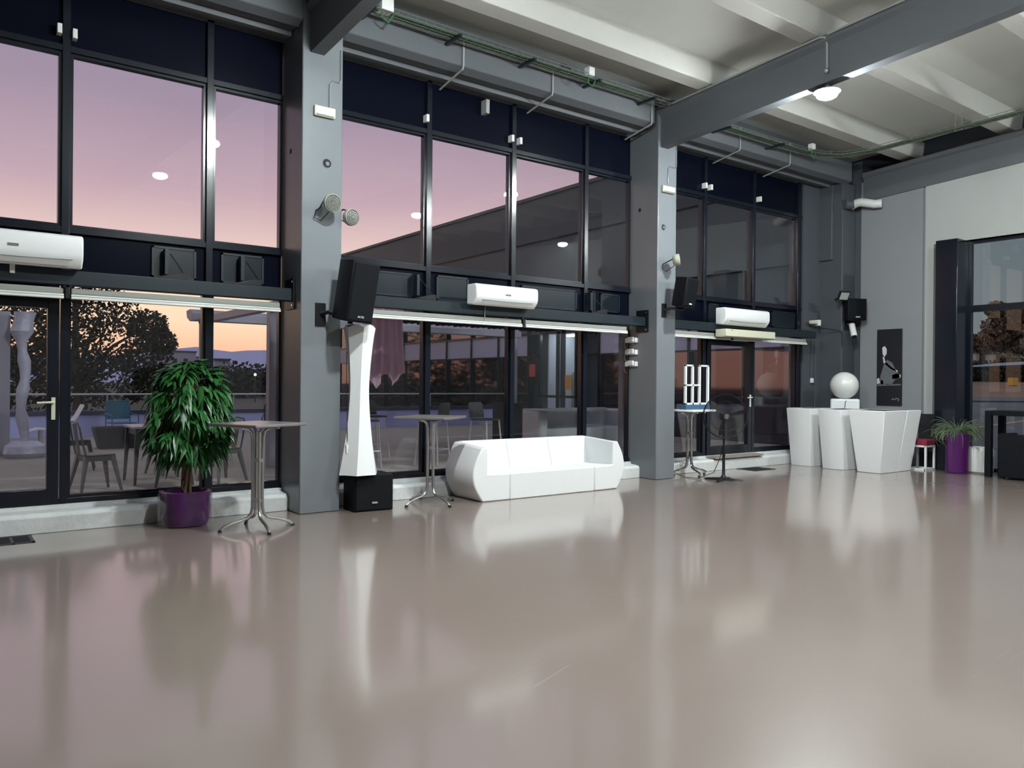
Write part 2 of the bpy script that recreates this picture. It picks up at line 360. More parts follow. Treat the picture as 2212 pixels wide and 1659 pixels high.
# doors
def door(n, x0, x1, hinge_left, zb=.26):
    m = MB(); s = .105; y0, y1 = WY-.015, WY+.08
    m.box(x0, x0+s, y0, y1, zb, 2.56).box(x1-s, x1, y0, y1, zb, 2.56).box(x0+s, x1-s, y0, y1, zb, zb+.155).box(x0+s, x1-s, y0, y1, 2.28, 2.56)
    o = struct(m.build('door_%d' % n, 'navy', bevel=.004))
    B(x0+s, x1-s, WY+.03, WY+.045, zb+.155, 2.28).build('pane', 'glass', o, smooth=False)
    hx = x1-.05 if hinge_left else x0+.05; d = -1 if hinge_left else 1
    h = MB(); h.box(hx-.018, hx+.018, y0-.012, y0, 1.13, 1.36)
    h.tube([(hx, y0, 1.31), (hx, y0-.055, 1.31), (hx+d*.02, y0-.06, 1.31), (hx+d*.15, y0-.06, 1.305)], .011, 10)
    h.build('door_handle', 'cream' if n == 1 else 'whitegloss', o)
    return o
door(1, -.30, 1.06, True); 
d2 = door(2, 11.35, 12.66, True)
MB().box(12.0, 12.5, WY-.05, WY-.016, 2.37, 2.42).build('door_closer', 'alu', d2)
struct(B(11.30, 12.70, 9.03, 9.26, .215, .245).build('trim_sill', 'sill'))
# tarnished steel rails crossing each bay with end plates
def rail(x0, x1, pl, pr, where):
    t = thing('steel_rail', 'dark steel box rail spanning the '+where, 'rail', ((x0+x1)/2, 9.02, 2.5))
    MB().box(x0, x1, 8.95, 9.09, 2.495, 2.645).build('rail_tube', 'steel', t, bevel=.008)
    for on, x in ((pl, x0), (pr, x1)):
        if on:
            s = .012; q = B(x-s, x+s, 8.9, 9.16, 2.40, 2.76).build('end_plate', 'blackmetal', t)
            [MB().cyl((x-.02, 8.94, z_), (x+.02, 8.94, z_), .012, 8).build('bolt', 'brushed', q) for z_ in (2.44, 2.72)]
    return t
rail(-1.95, 3.418, False, True, 'left window bay'); rail(3.942, 9.388, False, True, 'middle window bay behind the sofa'); rail(9.852, 14.30, True, False, 'far window bay above the glass door')
def blind(x0, x1, label):
    t = thing('roller_blind', label, 'blind', ((x0+x1)/2, 9.0, 2.36))
    MB().box(x0, x1, 8.98, 9.08, 2.405, 2.468).build('blind_cassette', 'alugrey', t, bevel=.012)  # shade on the upper box painted as a darker grey than the rail
    MB().box(x0, x1, 8.965, 9.03, 2.388, 2.405).box(x0, x1, 8.955, 9.03, 2.358, 2.384).build('bottom_rail', 'alu', t, bevel=.003)
    return t
blind(-1.9, 1.06, 'rolled up pale blind above the left glass door'); blind(1.125, 3.28, 'rolled up pale blind above the potted tree')
blind(3.97, 6.85, 'rolled up pale blind left of the black hook in the middle bay'); blind(6.915, 8.98, 'rolled up pale blind right of the black hook in the middle bay')
blind(9.9, 11.60, 'short rolled up pale blind next to the second column'); blind(11.68, 13.99, 'rolled up grey blind under the two far air conditioners')
for i, x in enumerate((1.092, 6.883, 11.64)):
    lab = ('black blind bracket above the left door frame', 'black hooked blind bracket behind the sofa, above its middle', 'black blind bracket left of the far air conditioners')[i]
    o = MB().box(x-.02, x+.02, 8.96, 9.0, 2.36, 2.50).box(x-.04, x+.04, 8.96, 9.06, 2.47, 2.495).build('blind_bracket', 'blackmetal', bevel=.004); tag(o, lab, 'bracket')
# right hand window
struct(MB().box(15.05, 15.5, 6.60, 6.99, 0, 4.27).build('wall_jamb', 'navy', bevel=.01))
m = MB(); X0, X1 = 15.5, 15.6
m.box(X0, X1, 6.55, 6.62, 0, 4.27).box(X0, X1, 2.0, 6.55, 0, .07).box(X0, X1, 2.0, 6.55, 4.21, 4.27).box(X0, X1, 2.0, 6.55, 2.94, 3.06).box(X0, X1, 4.0, 4.07, 0, 4.27).box(X0, X1, 2.0, 2.06, 0, 4.27)
m.box(15.42, 15.62, 1.2, 6.6, 4.27, 4.36)
o = struct(m.build('window_90', 'navy', smooth=False)); 
B(15.55, 15.562, 2.06, 6.55, .07, 2.94).build('pane', 'glass', o, smooth=False); B(15.55, 15.562, 2.06, 6.55, 3.06, 4.21).build('pane', 'glass', o, smooth=False)
struct(MB().box(15.5, 15.6, 1.2, 2.0, 0, 4.3).build('wall_window_end', 'navy'))

# ================================================================== LAMPS
def lamp(x, y, label, first=None):
    z = 5.42 + zr(y)-zr(5.85)
    t = thing('hanging_lamp', label, 'lamp', (x, y, z), 0, 'high bay lamps hung beside the ceiling beams')
    MB().lathe([(.0, .125), (.03, .12), (.05, .09), (.11, .07), (.165, .05), (.172, .035), (.0, .045)], n=28, cap=False).build('housing', 'lamphousing', t, local=True)
    MB().sphere((0, 0, 0), .135, 24, 12, .45).build('bulb', 'lamp', t, local=True)
    MB().cyl((0, 0, .12), (0, 0, .142), .02, 10).build('ceiling_hook', 'blackmetal', t, local=True)
    return t
l0 = lamp(9.54, 5.85, 'bright round lamp hanging in view under the second ceiling beam')
lamps = [(15.14, .9, 'lamp near the end beam beyond the right edge of the picture'), (9.56, 1.95, 'lamp under the second beam, further from the windows'), (3.66, 5.50, 'lamp under the first ceiling beam, nearer the windows'), (3.66, 1.95, 'lamp under the first ceiling beam, further from the windows')]
for x, y, lab in lamps: clone(l0, (x, y, 5.42+zr(y)-zr(5.85)), 0, lab)
# conduit on the second beam down to a junction ball
t = thing('beam_conduit', 'thin metal conduit running along the second beam above the lamp', 'conduit', (9.38, 5.7, 5.9))
MB().tube([(9.375, 8.5, 5.975+zr(8.5)), (9.375, 5.86, 5.975+zr(5.86))], .014, 8).tube([(9.375, 5.75, 5.975+zr(5.75)), (9.375, -2, 5.975+zr(-2))], .014, 8).build('conduit_tube', 'conduit', t)
MB().tube([(9.375, 5.86, 6.14), (9.40, 5.80, 6.13), (9.435, 5.79, 6.05), (9.438, 5.79, 5.72)], .016, 8).build('drop_tube', 'conduit', t)
MB().sphere((9.42, 5.79, 5.69), .035, 14, 8).build('junction_ball', 'brushed', t)
# conduits along the facade edge beam
for x, lab in ((5.62, 'conduit clipped across the middle bay edge beam, first of two'), (7.15, 'conduit clipped across the middle bay edge beam, second of two'), (9.2, 'conduit stub on the edge beam beside the second column'), (11.45, 'conduit across the far bay edge beam, nearer the second column'), (12.95, 'conduit across the far bay edge beam, nearer the corner')):
    o = MB().tube([(x, 8.685, 6.1), (x, 8.685, 5.74), (x, 8.70, 5.70), (x, 9.28, 5.60)], .013, 8).build('wall_conduit', 'conduit'); tag(o, lab, 'conduit')
# cable tray
def tray(pts, label, w=.2):
    t = thing('cable_tray', label, 'cable tray', pts[0])
    m = MB(); c = MB(); n = len(pts)
    L, Rr = [], []
    for i, p in enumerate(pts):
        p = Vector(p); d = (Vector(pts[min(i+1, n-1)])-Vector(pts[max(i-1, 0)])).normalized(); s = Vector((-d.y, d.x, 0))*w/2
        L.append(p+s); Rr.append(p-s)
    for side in (L, Rr):
        m.tube(side, .005, 5, False); m.tube([q+Vector((0, 0, .05)) for q in side], .005, 5, False)
    for f in (-.33, 0, .33): m.tube([(a+b)/2+(a-b)*f for a, b in zip(L, Rr)], .004, 4, False)
    for i in range(n-1):
        seg = (L[i+1]-L[i]).length; k = max(1, int(seg/.12))
        for j in range(k):
            a = L[i].lerp(L[i+1], j/k); b = Rr[i].lerp(Rr[i+1], j/k); up = Vector((0, 0, .05))
            m.tube([a+up, a, b, b+up], .0035, 4, False)
    m.build('wire_basket', 'wire', t)
    for f, r, cm in ((-.25, .014, 'greencable'), (-.05, .011, 'greencable'), (.12, .012, 'greencable'), (.3, .012, 'conduit')):
        q = []
        for i in range(n-1):
            for j in range(4):
                a = L[i].lerp(L[i+1], j/4); b = Rr[i].lerp(Rr[i+1], j/4); q.append((a+b)/2+(a-b)*(f+random.uniform(-.03, .03))+Vector((0, 0, r+.004)))
        c.tube(q, r, 6)
    c.build('cables', 'greencable', t)
    return t
tr = tray([(3.85, 8.46, 5.97), (5.5, 8.48, 5.97), (7.5, 8.48, 5.97), (9.38, 8.48, 5.97)], 'wire cable tray along the middle bay under the ceiling')
for x in (4.15, 5.35, 6.55, 7.75, 8.9): B(x-.02, x+.02, 8.33, 8.70, 5.935, 5.965).build('tray_bracket', 'steel', tr)
tr = tray([(9.75, 8.44, 5.88), (11.5, 8.44, 5.88), (12.9, 8.42, 5.88), (13.4, 8.33, 5.88), (13.75, 8.1, 5.88), (13.9, 7.6, 5.88), (13.9, 6.5, 5.90), (13.9, 5.2, 5.92), (13.9, 3.0, 5.98)], 'wire cable tray curving round the far corner under the ceiling')
for x in (10.7, 12.2): B(x-.02, x+.02, 8.3, 8.70, 5.85, 5.875).build('tray_bracket', 'steel', tr)
for y in (6.05, 6.15): MB().cyl((13.9, y, 5.88), (13.9, y, 6.36), .006, 6).build('hanger_rod', 'wire', tr)
for x, y, z, s, lab in ((4.33, 8.43, 6.06, .16, 'large pale junction box on the cable tray by the first beam'), (7.62, 8.42, 6.06, .11, 'small pale junction box midway along the cable tray'), (13.1, 8.33, 5.98, .10, 'small pale junction box where the far cable tray curves')):
    t = thing('junction_box', lab, 'junction box', (x, y, z)); B(x-s/2, x+s/2, y-s/2, y+s/2, z-s*.55, z+s*.55).build('box', 'whitegloss', t, bevel=.006)
    MB().tube([(x-.03, y-.02, z-.05), (x-.06, y-.03, z-.17), (x+.03, y-.03, z-.21), (x+.12, y, z-.08)], .012, 6).build('cable_loop', 'greencable', t)
# small sensors on the upper frames
for x, z, lab in ((1.04, 5.17, 'small white contact box left of the leftmost upper mullion'), (1.18, 5.15, 'small white contact box right of the leftmost upper mullion'), (5.42, 5.16, 'small white contact box above the first upper pane of the middle bay'), (6.87, 5.165, 'small white contact box left of the central upper mullion'), (7.02, 5.155, 'small white contact box right of the central upper mullion'), (11.25, 5.16, 'small white contact box on the first mullion past the second column'), (11.40, 5.15, 'tiny white contact box just right of that mullion in the far bay'), (12.86, 5.15, 'small white contact box on the last but one mullion of the far bay'), (.62, 2.62, 'small white plate below the left air conditioner')):
    o = B(x-.022, x+.022, 9.25 if z > 3 else 8.93, 9.352 if z > 3 else 8.951, z-.05, z+.05).build('contact_box', 'whitegloss', bevel=.004); tag(o, lab, 'sensor')
o = B(6.36, 6.42, 9.22, 9.352, 5.42, 5.62).build('frame_bracket', 'conduit', bevel=.004); tag(o, 'grey metal bracket on the dark panel above the middle bay', 'bracket')
# chain actuators on vents, lying on the rail
for x, lab in ((2.12, 'black window actuator on the rail, left of two above the potted tree'), (2.95, 'black window actuator on the rail beside the first column'), (5.30, 'black window actuator on the rail left of the middle air conditioner'), (8.45, 'black window actuator on the rail right of the middle air conditioner')):
    t = thing('window_actuator', lab, 'actuator', (x, 9.1, 2.645))
    m = MB().add([(x-.22, 9.0, 2.648), (x+.12, 9.0, 2.648), (x+.12, 9.0, 2.72), (x+.05, 9.0, 2.72), (x-.22, 9.08, 2.648), (x+.12, 9.08, 2.648), (x+.12, 9.08, 2.72), (x+.05, 9.08, 2.72)], [(0, 1, 2, 3), (7, 6, 5, 4), (0, 4, 5, 1), (1, 5, 6, 2), (2, 6, 7, 3), (3, 7, 4, 0)]); m.build('actuator_body', 'blackmetal', t, bevel=.004)
    MB().box(x-.06, x-.02, 9.2, 9.3, 2.72, 3.0).build('vent_stay', 'steel', t)
    MB().tube([(x+.1, 9.05, 2.71), (x+.07, 9.12, 2.8), (x+.0, 9.22, 2.95)], .005, 6).build('cable', 'blackmetal', t)
# ================================================================== AIR CONDITIONERS
def aircon(x0, x1, z0, z1, label, y=8.945, d=.225, badge=True):
    t = thing('air_conditioner', label, 'air conditioner', ((x0+x1)/2, y, z0))
    h = z1-z0
    def ring(x, k=0):
        return [(x, y, z0+.01+k), (x, y, z1-k), (x, y-d*.80, z1-k), (x, y-d*.96+k, z1-h*.06-k), (x, y-d+k, z1-h*.22), (x, y-d+k, z0+h*.42), (x, y-d*.93+k, z0+h*.26), (x, y-d*.70+k, z0+h*.06+k), (x, y-d*.6, z0+k)]
    MB().loft([ring(x0, .012), ring(x0+.012), ring(x1-.012), ring(x1, .012)]).build('body', 'white', t, bevel=.004)
    # curved lower flap line and flap
    fl = MB(); n = 14; A = []; Bq = []
    for i in range(n+1):
        u = i/n; x = x0+.1*(x1-x0)+(x1-x0)*.82*u; zz = z0+h*(.235-.03*math.sin(math.pi*u)); A.append((x, y-d*.915-.002, zz+.004)); Bq.append((x, y-d*.905-.002, zz-.004))
    fl.loft([A, Bq], cap=False, closed=False).build('panel_gap', 'postergrey', t, smooth=False)
    MB().loft([[(x, y-d*.90-.004, z0+h*.20), (x, y-d*.72-.004, z0+h*.055), (x, y-d*.70, z0+h*.06), (x, y-d*.88, z0+h*.2)] for x in (x0+.14, x1-.12)]).build('air_flap', 'whitegloss', t)
    if badge: B((x0+x1)/2-.045, (x0+x1)/2+.045, y-d-.004, y-d+.002, z0+h*.50, z0+h*.58).build('badge', 'postergrey', t)
    return t
aircon(.02, 1.20, 2.645, 2.965, 'white air conditioner at the left edge above the glass door')
aircon(5.88, 6.95, 2.61, 2.895, 'white air conditioner above the white sofa')
aircon(11.15, 12.42, 2.61, 2.91, 'far white air conditioner above the second glass door', badge=False)
t = thing('air_curtain', 'slim cream heater box right under the far air conditioner', 'heater', (11.8, 8.9, 2.39))
MB().prism([(8.70, 2.40), (8.70, 2.53), (8.94, 2.53), (8.94, 2.40), (8.80, 2.385)], 11.13, 12.56, 'x').build('heater_body', 'cream', t, bevel=.012)
MB().cyl((11.125, 8.80, 2.462), (11.14, 8.80, 2.462), .05, 18).build('end_knob', 'cream', t)
B(11.26, 11.32, 8.694, 8.701, 2.505, 2.515).build('badge', 'postergrey', t)
o = MB().tube([(6.17, 8.93, 2.61), (6.17, 8.94, 2.5), (6.175, 8.94, 2.43)], .006, 6).build('drain_tube', 'alugrey'); tag(o, 'thin drain tube hanging below the middle air conditioner', 'tube')
# ================================================================== COLUMN FIXTURES
def emergency(x0, x1, z0, z1, y, label):
    t = thing('emergency_light', label, 'light', ((x0+x1)/2, y, z0))
    B(x0, x1, y-.05, y, z0, z1).build('case', 'cream', t, bevel=.012)
    MB().prism([(y-.05, z0+.035), (y-.062, z0+.03), (y-.072, z0+.018), (y-.062, z0+.010), (y-.05, z0+.008)], x0+.025, x1-.025, 'x').build('diffuser', 'whitegloss', t, bevel=.002)
    return t
emergency(3.56, 3.82, 4.655, 4.775, 8.72, 'rectangular emergency light high on the first column')
emergency(9.47, 9.76, 4.665, 4.77, 8.72, 'small emergency light high on the second column')
for x, z, lab in ((3.76, 4.62, 'thin cable running down the first column to its emergency light'), (9.62, 4.78, 'thin conduit running down the second column to its emergency light')):
    e = 3.90 if x < 5 else 9.82
    o = MB().tube([(e, 8.715, 5.5), (e, 8.712, 5.14), (e-.02, 8.712, 5.11), (x+.04, 8.712, 5.11), (x, 8.712, 5.06), (x, 8.712, z+.05)], .010, 8).build('column_cable', 'column'); tag(o, lab, 'cable')
for x, z, r, lab in ((3.735, 4.125, .05, 'round anchor hole in the front of the first column'), (9.53, 4.10, .045, 'round anchor hole in the front of the second column')):
    t = thing('anchor_hole', lab, 'hole', (x, 8.72, z))
    ring = lambda rr, y: [(x+rr*math.cos(a), y, z+rr*math.sin(a)) for a in [2*math.pi*k/20 for k in range(20)]]
    MB().loft([ring(r, 8.713), ring(r*1.12, 8.719), ring(r*1.12, 8.721), ring(r, 8.721)], cap=False).build('rim', 'column', t)
    MB().loft([ring(r, 8.7185), ring(r*.05, 8.7175)]).build('recess_shade', 'void', t)  # flat black disc, the shade inside the hole put into its colour
    MB().cyl((x+.004, 8.717, z-.004), (x+.004, 8.708, z-.004), r*.5, 14).build('plug', 'column', t)
for x, y, z, lab in ((3.43, 9.08, 4.295, 'dark round hole in the shaded side of the first column'), (9.40, 9.125, 4.43, 'dark round hole in the shaded side of the second column')):
    o = MB().cyl((x-.002, y, z), (x+.001, y, z), .032, 18).build('anchor_hole', 'void'); tag(o, lab, 'hole')  # black disc on the column face, coloured for the shade in the hole
def par(x, y, z, aim, label, arm, r=.105):
    t = thing('spotlight', label, 'spotlight', (x, y, z))
    a = Vector(aim).normalized(); q = a.to_track_quat('Z', 'Y').to_matrix().to_4x4(); T = Matrix.Translation((x, y, z)) @ q
    m = MB(); m.T = T; m.lathe([(.0, -.07), (r*.62, -.07), (r*.84, -.055), (r*.95, -.03), (r, -.02), (r, .03), (r*.94, .036), (r*.9, .03), (0, .028)], n=28, cap=False); m.build('can', 'parcan', t)
    m = MB(); m.T = T; m.lathe([(r*.9, .031), (r*.6, .036), (0, .038)], n=28)
    for rr in (.3, .55, .8):
        m.lathe([(r*rr, .038), (r*rr+.004, .042), (r*rr+.008, .038)], n=24, cap=False)
    for k in range(10):
        an = k*math.pi/5; m.tube([(r*.15*math.cos(an), r*.15*math.sin(an), .041), (r*.88*math.cos(an), r*.88*math.sin(an), .036)], .0025, 4)
    m.build('lens', 'parlens', t)
    MB().tube(arm, .009, 6).build('yoke_arm', 'blackmetal', t)
    MB().tube([arm[0], Vector(arm[0])+Vector((-.03, -.02, -.09)), Vector(arm[0])+Vector((.05, -.02, -.12)), (x, y+.05, z-.08)], .006, 6).build('cable', 'blackmetal', t)
    return t
par(3.72, 8.53, 3.62, (.05, -1, -.12), 'round cream spotlight on the front of the first column', [(3.60, 8.71, 3.55), (3.60, 8.60, 3.56), (3.62, 8.55, 3.63), (3.70, 8.54, 3.62)])
par(4.03, 8.68, 3.52, (.22, -1, -.05), 'round spotlight on the right edge of the first column', [(3.935, 8.80, 3.60), (3.97, 8.76, 3.62), (4.0, 8.72, 3.60)], .10)
par(9.62, 8.50, 3.55, (.7, -.7, .12), 'cream spotlight on the front of the second column', [(9.52, 8.71, 3.50), (9.50, 8.60, 3.52), (9.54, 8.52, 3.56), (9.60, 8.52, 3.56)], .095)
def text_part(txt, size, T, m, parent, name='lettering'):
    c = bpy.data.curves.new('lettering', 'FONT'); c.body = txt; c.size = size; c.extrude = .0008; c.align_x = 'CENTER'; c.align_y = 'CENTER'
    o = bpy.data.objects.new('lettering', c); COL.objects.link(o); me = bpy.data.meshes.new_from_object(o.evaluated_get(bpy.context.evaluated_depsgraph_get())); bpy.data.objects.remove(o)
    me.transform(Matrix.Translation(-wloc(parent)) @ T); me.materials.clear(); me.materials.append(M[m]); r = bpy.data.objects.new(name, me); COL.objects.link(r); r.parent = parent; return r
def speaker(name, label, loc, size, rot, plate, badge, arm, grille='blackgrille', body='black', text=None):
    w_, d_, h_ = size; t = thing(name, label, 'speaker', loc)
    T = Matrix.Translation(loc) @ Matrix.Rotation(rot[2], 4, 'Z') @ Matrix.Rotation(rot[0], 4, 'X') @ Matrix.Rotation(rot[1], 4, 'Y')
    k = .72
    poly = lambda z: [(-w_/2, -d_/2, z), (w_/2, -d_/2, z), (w_/2, -d_*.05, z), (w_*k/2, d_/2, z), (-w_*k/2, d_/2, z), (-w_/2, -d_*.05, z)]
    m = MB(); m.T = T; m.loft([poly(-h_/2), poly(h_/2)]); m.build('cabinet', body, t, bevel=.012)
    m = MB(); m.T = T; m.loft([[(-w_/2+.015, -d_/2-.004, -h_/2+.015), (w_/2-.015, -d_/2-.004, -h_/2+.015), (w_/2-.015, -d_/2-.004, h_/2-.015), (-w_/2+.015, -d_/2-.004, h_/2-.015)], [(-w_/2+.03, -d_/2-.018, -h_/2+.03), (w_/2-.03, -d_/2-.018, -h_/2+.03), (w_/2-.03, -d_/2-.018, h_/2-.03), (-w_/2+.03, -d_/2-.018, h_/2-.03)]]); m.build('grille', grille, t)
    bw, bz, bm = badge
    m = MB(); m.T = T; m.box(-bw/2, bw/2, -d_/2-.024, -d_/2-.017, -h_/2+bz, -h_/2+bz+bw*.28); m.build('badge', 'blackmetal' if text else bm, t, bevel=.002)
    if text: text_part(text, bw*.40, T @ Matrix.Translation((0, -d_/2-.0255, -h_/2+bz+bw*.14)) @ Matrix.Rotation(math.pi/2, 4, 'X'), 'white', t)
    MB().box(*plate).build('wall_plate', 'blackmetal', t, bevel=.004)
    MB().tube(arm, .024, 10).build('arm', 'blackmetal', t)
    return t
sp1 = speaker('loudspeaker', 'large black loudspeaker tilted down on the first column', (3.93, 8.36, 2.60), (.37, .36, .70), (.17, .05, .16), (3.60, 3.73, 8.70, 8.72, 2.20, 2.47), (.085, .055, 'screen'), [(3.67, 8.70, 2.34), (3.72, 8.60, 2.36), (3.82, 8.48, 2.30), (3.90, 8.40, 2.27)], text='ALTO')
MB().tube([(3.90, 8.40, 2.22), (3.90, 8.40, 2.32)], .03, 10).build('swivel', 'blackmetal', sp1)
speaker('loudspeaker', 'black loudspeaker tilted on the second column', (9.72, 8.43, 3.03), (.33, .26, .47), (.16, .04, .12), (9.50, 9.60, 8.70, 8.72, 2.64, 2.86), (.07, .05, 'white'), [(9.55, 8.70, 2.75), (9.60, 8.60, 2.78), (9.72, 8.46, 2.76), (9.74, 8.44, 2.80)])
speaker('loudspeaker', 'black loudspeaker on the dark wall near the corner', (15.10, 8.62, 3.10), (.42, .24, .44), (.0, 0, -.45), (15.05, 15.2, 8.78, 8.80, 2.70, 3.0), (.10, .05, 'screen'), [(15.12, 8.78, 2.85), (15.12, 8.66, 2.86), (15.11, 8.64, 2.90)])
# white power boxes on the shaded side of the second column
for z, lab in ((2.285, 'white power box on the second column, topmost of three'), (2.085, 'white power box on the second column, middle of three'), (1.89, 'white power box on the second column, lowest of three')):
    t = thing('power_box', lab, 'power box', (9.4, 9.26, z))
    B(9.33, 9.40, 9.13, 9.37, z-.05, z+.03).build('box', 'whitegloss', t, bevel=.006); B(9.31, 9.34, 9.17, 9.30, z-.035, z+.045).build('plug', 'white', t, bevel=.006)
    MB().tube([(9.36, 9.37, z+.02), (9.34, 9.40, z-.03), (9.34, 9.39, z-.12), (9.36, 9.35, z-.16)], .006, 6).build('cable', 'alugrey', t)
for z, lab in ((2.02, 'white socket on the right edge of the second column, upper one'), (.60, 'white socket on the right edge of the second column, lower one')):
    o = B(9.84, 9.865, 8.84, 8.92, z-.05, z+.05).build('wall_socket', 'whitegloss', bevel=.005); tag(o, lab, 'socket')
# things on the dark corner wall
t = thing('floodlight', 'small square floodlight on the dark wall near the corner', 'floodlight', (15.0, 8.9, 3.4))
T = Matrix.Translation((14.72, 8.62, 3.36)) @ Matrix.Rotation(-.3, 4, 'Z') @ Matrix.Rotation(.5, 4, 'X')
m = MB(); m.T = T; m.box(-.13, .13, -.02, .02, -.10, .10); m.build('case', 'blackmetal', t, bevel=.008)
m = MB(); m.T = T; m.box(-.10, .10, -.026, -.018, -.075, .075); m.build('lens', 'screen', t)
MB().tube([(14.96, 8.95, 3.33), (14.85, 8.85, 3.33), (14.74, 8.66, 3.33)], .014, 8).build('bracket', 'blackmetal', t)
t = thing('security_camera', 'white bullet security camera below the corner loudspeaker', 'camera', (15.1, 8.8, 2.75))
MB().tube([(15.02, 8.56, 2.55), (15.10, 8.66, 2.80)], .06, 14).build('camera_body', 'white', t)
MB().tube([(15.015, 8.553, 2.535), (15.022, 8.562, 2.552)], .05, 14).build('lens', 'blackmetal', t)
MB().tube([(15.10, 8.67, 2.78), (15.16, 8.72, 2.84), (15.16, 8.80, 2.84)], .035, 10).build('mount', 'white', t)
o = B(14.60, 14.68, 9.24, 9.28, 1.60, 1.70).build('light_switch', 'whitegloss', bevel=.005); tag(o, 'white light switch on the dark wall beside the far window', 'switch')
t = thing('wall_adapter', 'cream plug adapter on the end of the far rail', 'adapter', (14.5, 9.1, 2.8)); B(14.42, 14.62, 9.12, 9.20, 2.81, 2.88).build('adapter_body', 'cream', t, bevel=.01); B(14.64, 14.70, 9.10, 9.28, 2.78, 2.90).build('socket', 'white', t, bevel=.006)
for x, z0, z1, lab in ((14.62, 1.70, 2.55, 'thin cable dropping to the light switch'), (14.76, .0, 2.75, 'vertical conduit on the dark wall behind the white counters')):
    o = MB().tube([(x, 9.268, z0), (x, 9.268, z1)] + ([(14.5, 9.2, 2.7)] if z1 < 2.6 else []), .011, 8).build('wall_conduit', 'darkwall'); tag(o, lab, 'conduit')
o = MB().tube([(14.3, 9.1, 2.79), (14.6, 9.15, 2.74), (14.88, 8.93, 2.70), (14.94, 8.79, 2.66), (14.95, 8.78, 2.35)], .008, 6).build('wall_cable', 'blackmetal'); tag(o, 'black cable slung from the rail end to the security camera', 'cable')
t = thing('duct_pipe', 'short white bent pipe under the end beam at the corner', 'pipe', (15.3, 8.6, 5.25))
MB().tube([(14.95, 8.78, 5.26), (15.2, 8.70, 5.28)], .10, 16).build('pipe_collar', 'darkwall', t)
MB().tube([(15.18, 8.74, 5.25), (15.18, 8.62, 5.29), (15.18, 8.52, 5.29), (15.2, 8.42, 5.26), (15.25, 8.28, 5.22), (15.30, 8.16, 5.22)], .085, 18).build('pipe_bend', 'whitegloss', t)
# poster: a plain generic monochrome stage figure (stand-in)
t = thing('poster', 'tall narrow black poster with a pale kneeling figure on the grey wall', 'poster', (15.42, 8.02, 1.15))
B(15.393, 15.416, 7.775, 8.285, 1.16, 2.69).build('board', 'poster', t, bevel=.003)
def ph(u, v): return (15.389, 8.285-.51*u, 2.69-1.53*v)
def shape(pts, r=None):
    m = MB(); n = len(pts); a = [ph(*p) for p in pts]; b_ = [(x+.004, y, z) for x, y, z in a]; return m.loft([a, b_])
shape([(.15, .62), (.30, .46), (.42, .40), (.62, .44), (.80, .56), (.92, .60), (.92, .64), (.75, .66), (.62, .72), (.40, .73), (.30, .72), (.15, .72)]).build('figure_suit', 'postergrey', t)
shape([(.22, .24), (.32, .22), (.40, .26), (.40, .32), (.32, .36), (.24, .33)]).build('figure_head', 'posterwhite', t)
shape([(.24, .36), (.30, .36), (.34, .42), (.60, .50), (.84, .545), (.84, .565), (.58, .525), (.28, .44)]).build('figure_arm', 'posterwhite', t)
shape([(.62, .60), (.80, .58), (.96, .60), (.96, .63), (.80, .65), (.64, .655)]).build('guitar_shape', 'posterwhite', t)
shape([(.02, .65), (.10, .64), (.14, .71), (.02, .72)]).build('figure_shoe', 'posterwhite', t)
shape([(.17, .67), (.26, .67), (.28, .72), (.17, .72)]).build('figure_shoe', 'posterwhite', t)
shape([(.03, .725), (.97, .715), (.97, .735), (.03, .745)]).build('stage_edge', 'postergrey', t)
MB().tube([ph(.62, .925), ph(.66, .905), ph(.68, .925), ph(.72, .91), ph(.75, .925), ph(.80, .90), ph(.84, .915), ph(.88, .905), ph(.90, .925), ph(.86, .94)], .0035, 5).build('signature', 'posterwhite', t)
# floor grates
for x0, x1, y0, y1, lab in ((-.3, .80, 8.62, 9.04, 'dark floor grate by the kerb at the left edge'), (11.9, 12.5, 8.62, 9.05, 'dark square floor grate in front of the far glass door')):
    t = thing('floor_grate', lab, 'floor grate', ((x0+x1)/2, (y0+y1)/2, 0)); m = MB(); m.box(x0, x1, y0, y0+.03, 0, .006).box(x0, x1, y1-.03, y1, 0, .006).box(x0, x0+.03, y0, y1, 0, .006).box(x1-.03, x1, y0, y1, 0, .006).box(x1-.19, x1-.165, y0, y1, 0, .006); m.build('frame', 'grate', t)
    m = MB(); m.box(x0+.02, x1-.02, y0+.02, y1-.02, 0, .0025)
    for k in range(int((y1-y0)/.03)-1): m.box(x0+.03, x1-.03, y0+.04+k*.03, y0+.052+k*.03, .002, .005)
    m.build('slats', 'void', t)

# ================================================================== FURNITURE
# three seat moulded sofa; ends bulge outwards
t = thing('sofa', 'long white moulded plastic sofa with rounded ends', 'sofa', (6.93, 8.66, 0))
def side_x(z, s):   # half length at height z: barrel shaped ends
    u = z/.72; return 1.20 + .155*math.sin(math.pi*min(1, max(0, u))**.95)
X0, YF, YB = 6.93, 8.31, 9.03
def arc(s, z0, z1, n=12): return [(X0+s*side_x(z0+(z1-z0)*i/n, s), z0+(z1-z0)*i/n) for i in range(n+1)]
# left and right arm: prism along Y between curved outside and straight inside
for s in (-1, 1):
    out = arc(s, .0, .70); poly = [(X0+s*.76, 0)] + out + [(X0+s*1.12, .705), (X0+s*1.12, .36), (X0+s*.76, .352)]
    q = MB(); rings = []
    for y, k in ((YF, 0.0), (YF+.10, .0), (YB-.06, 0.02), (YB, .05)):
        rings.append([(X0+(x-X0)*(1-k*.4), y, z*(1.0 + (.055 if y > YF+.2 and z > .6 else 0))) for x, z in poly])
    q.loft(rings).build('end_module', 'white', t, bevel=.018, seg=3)
q = MB()


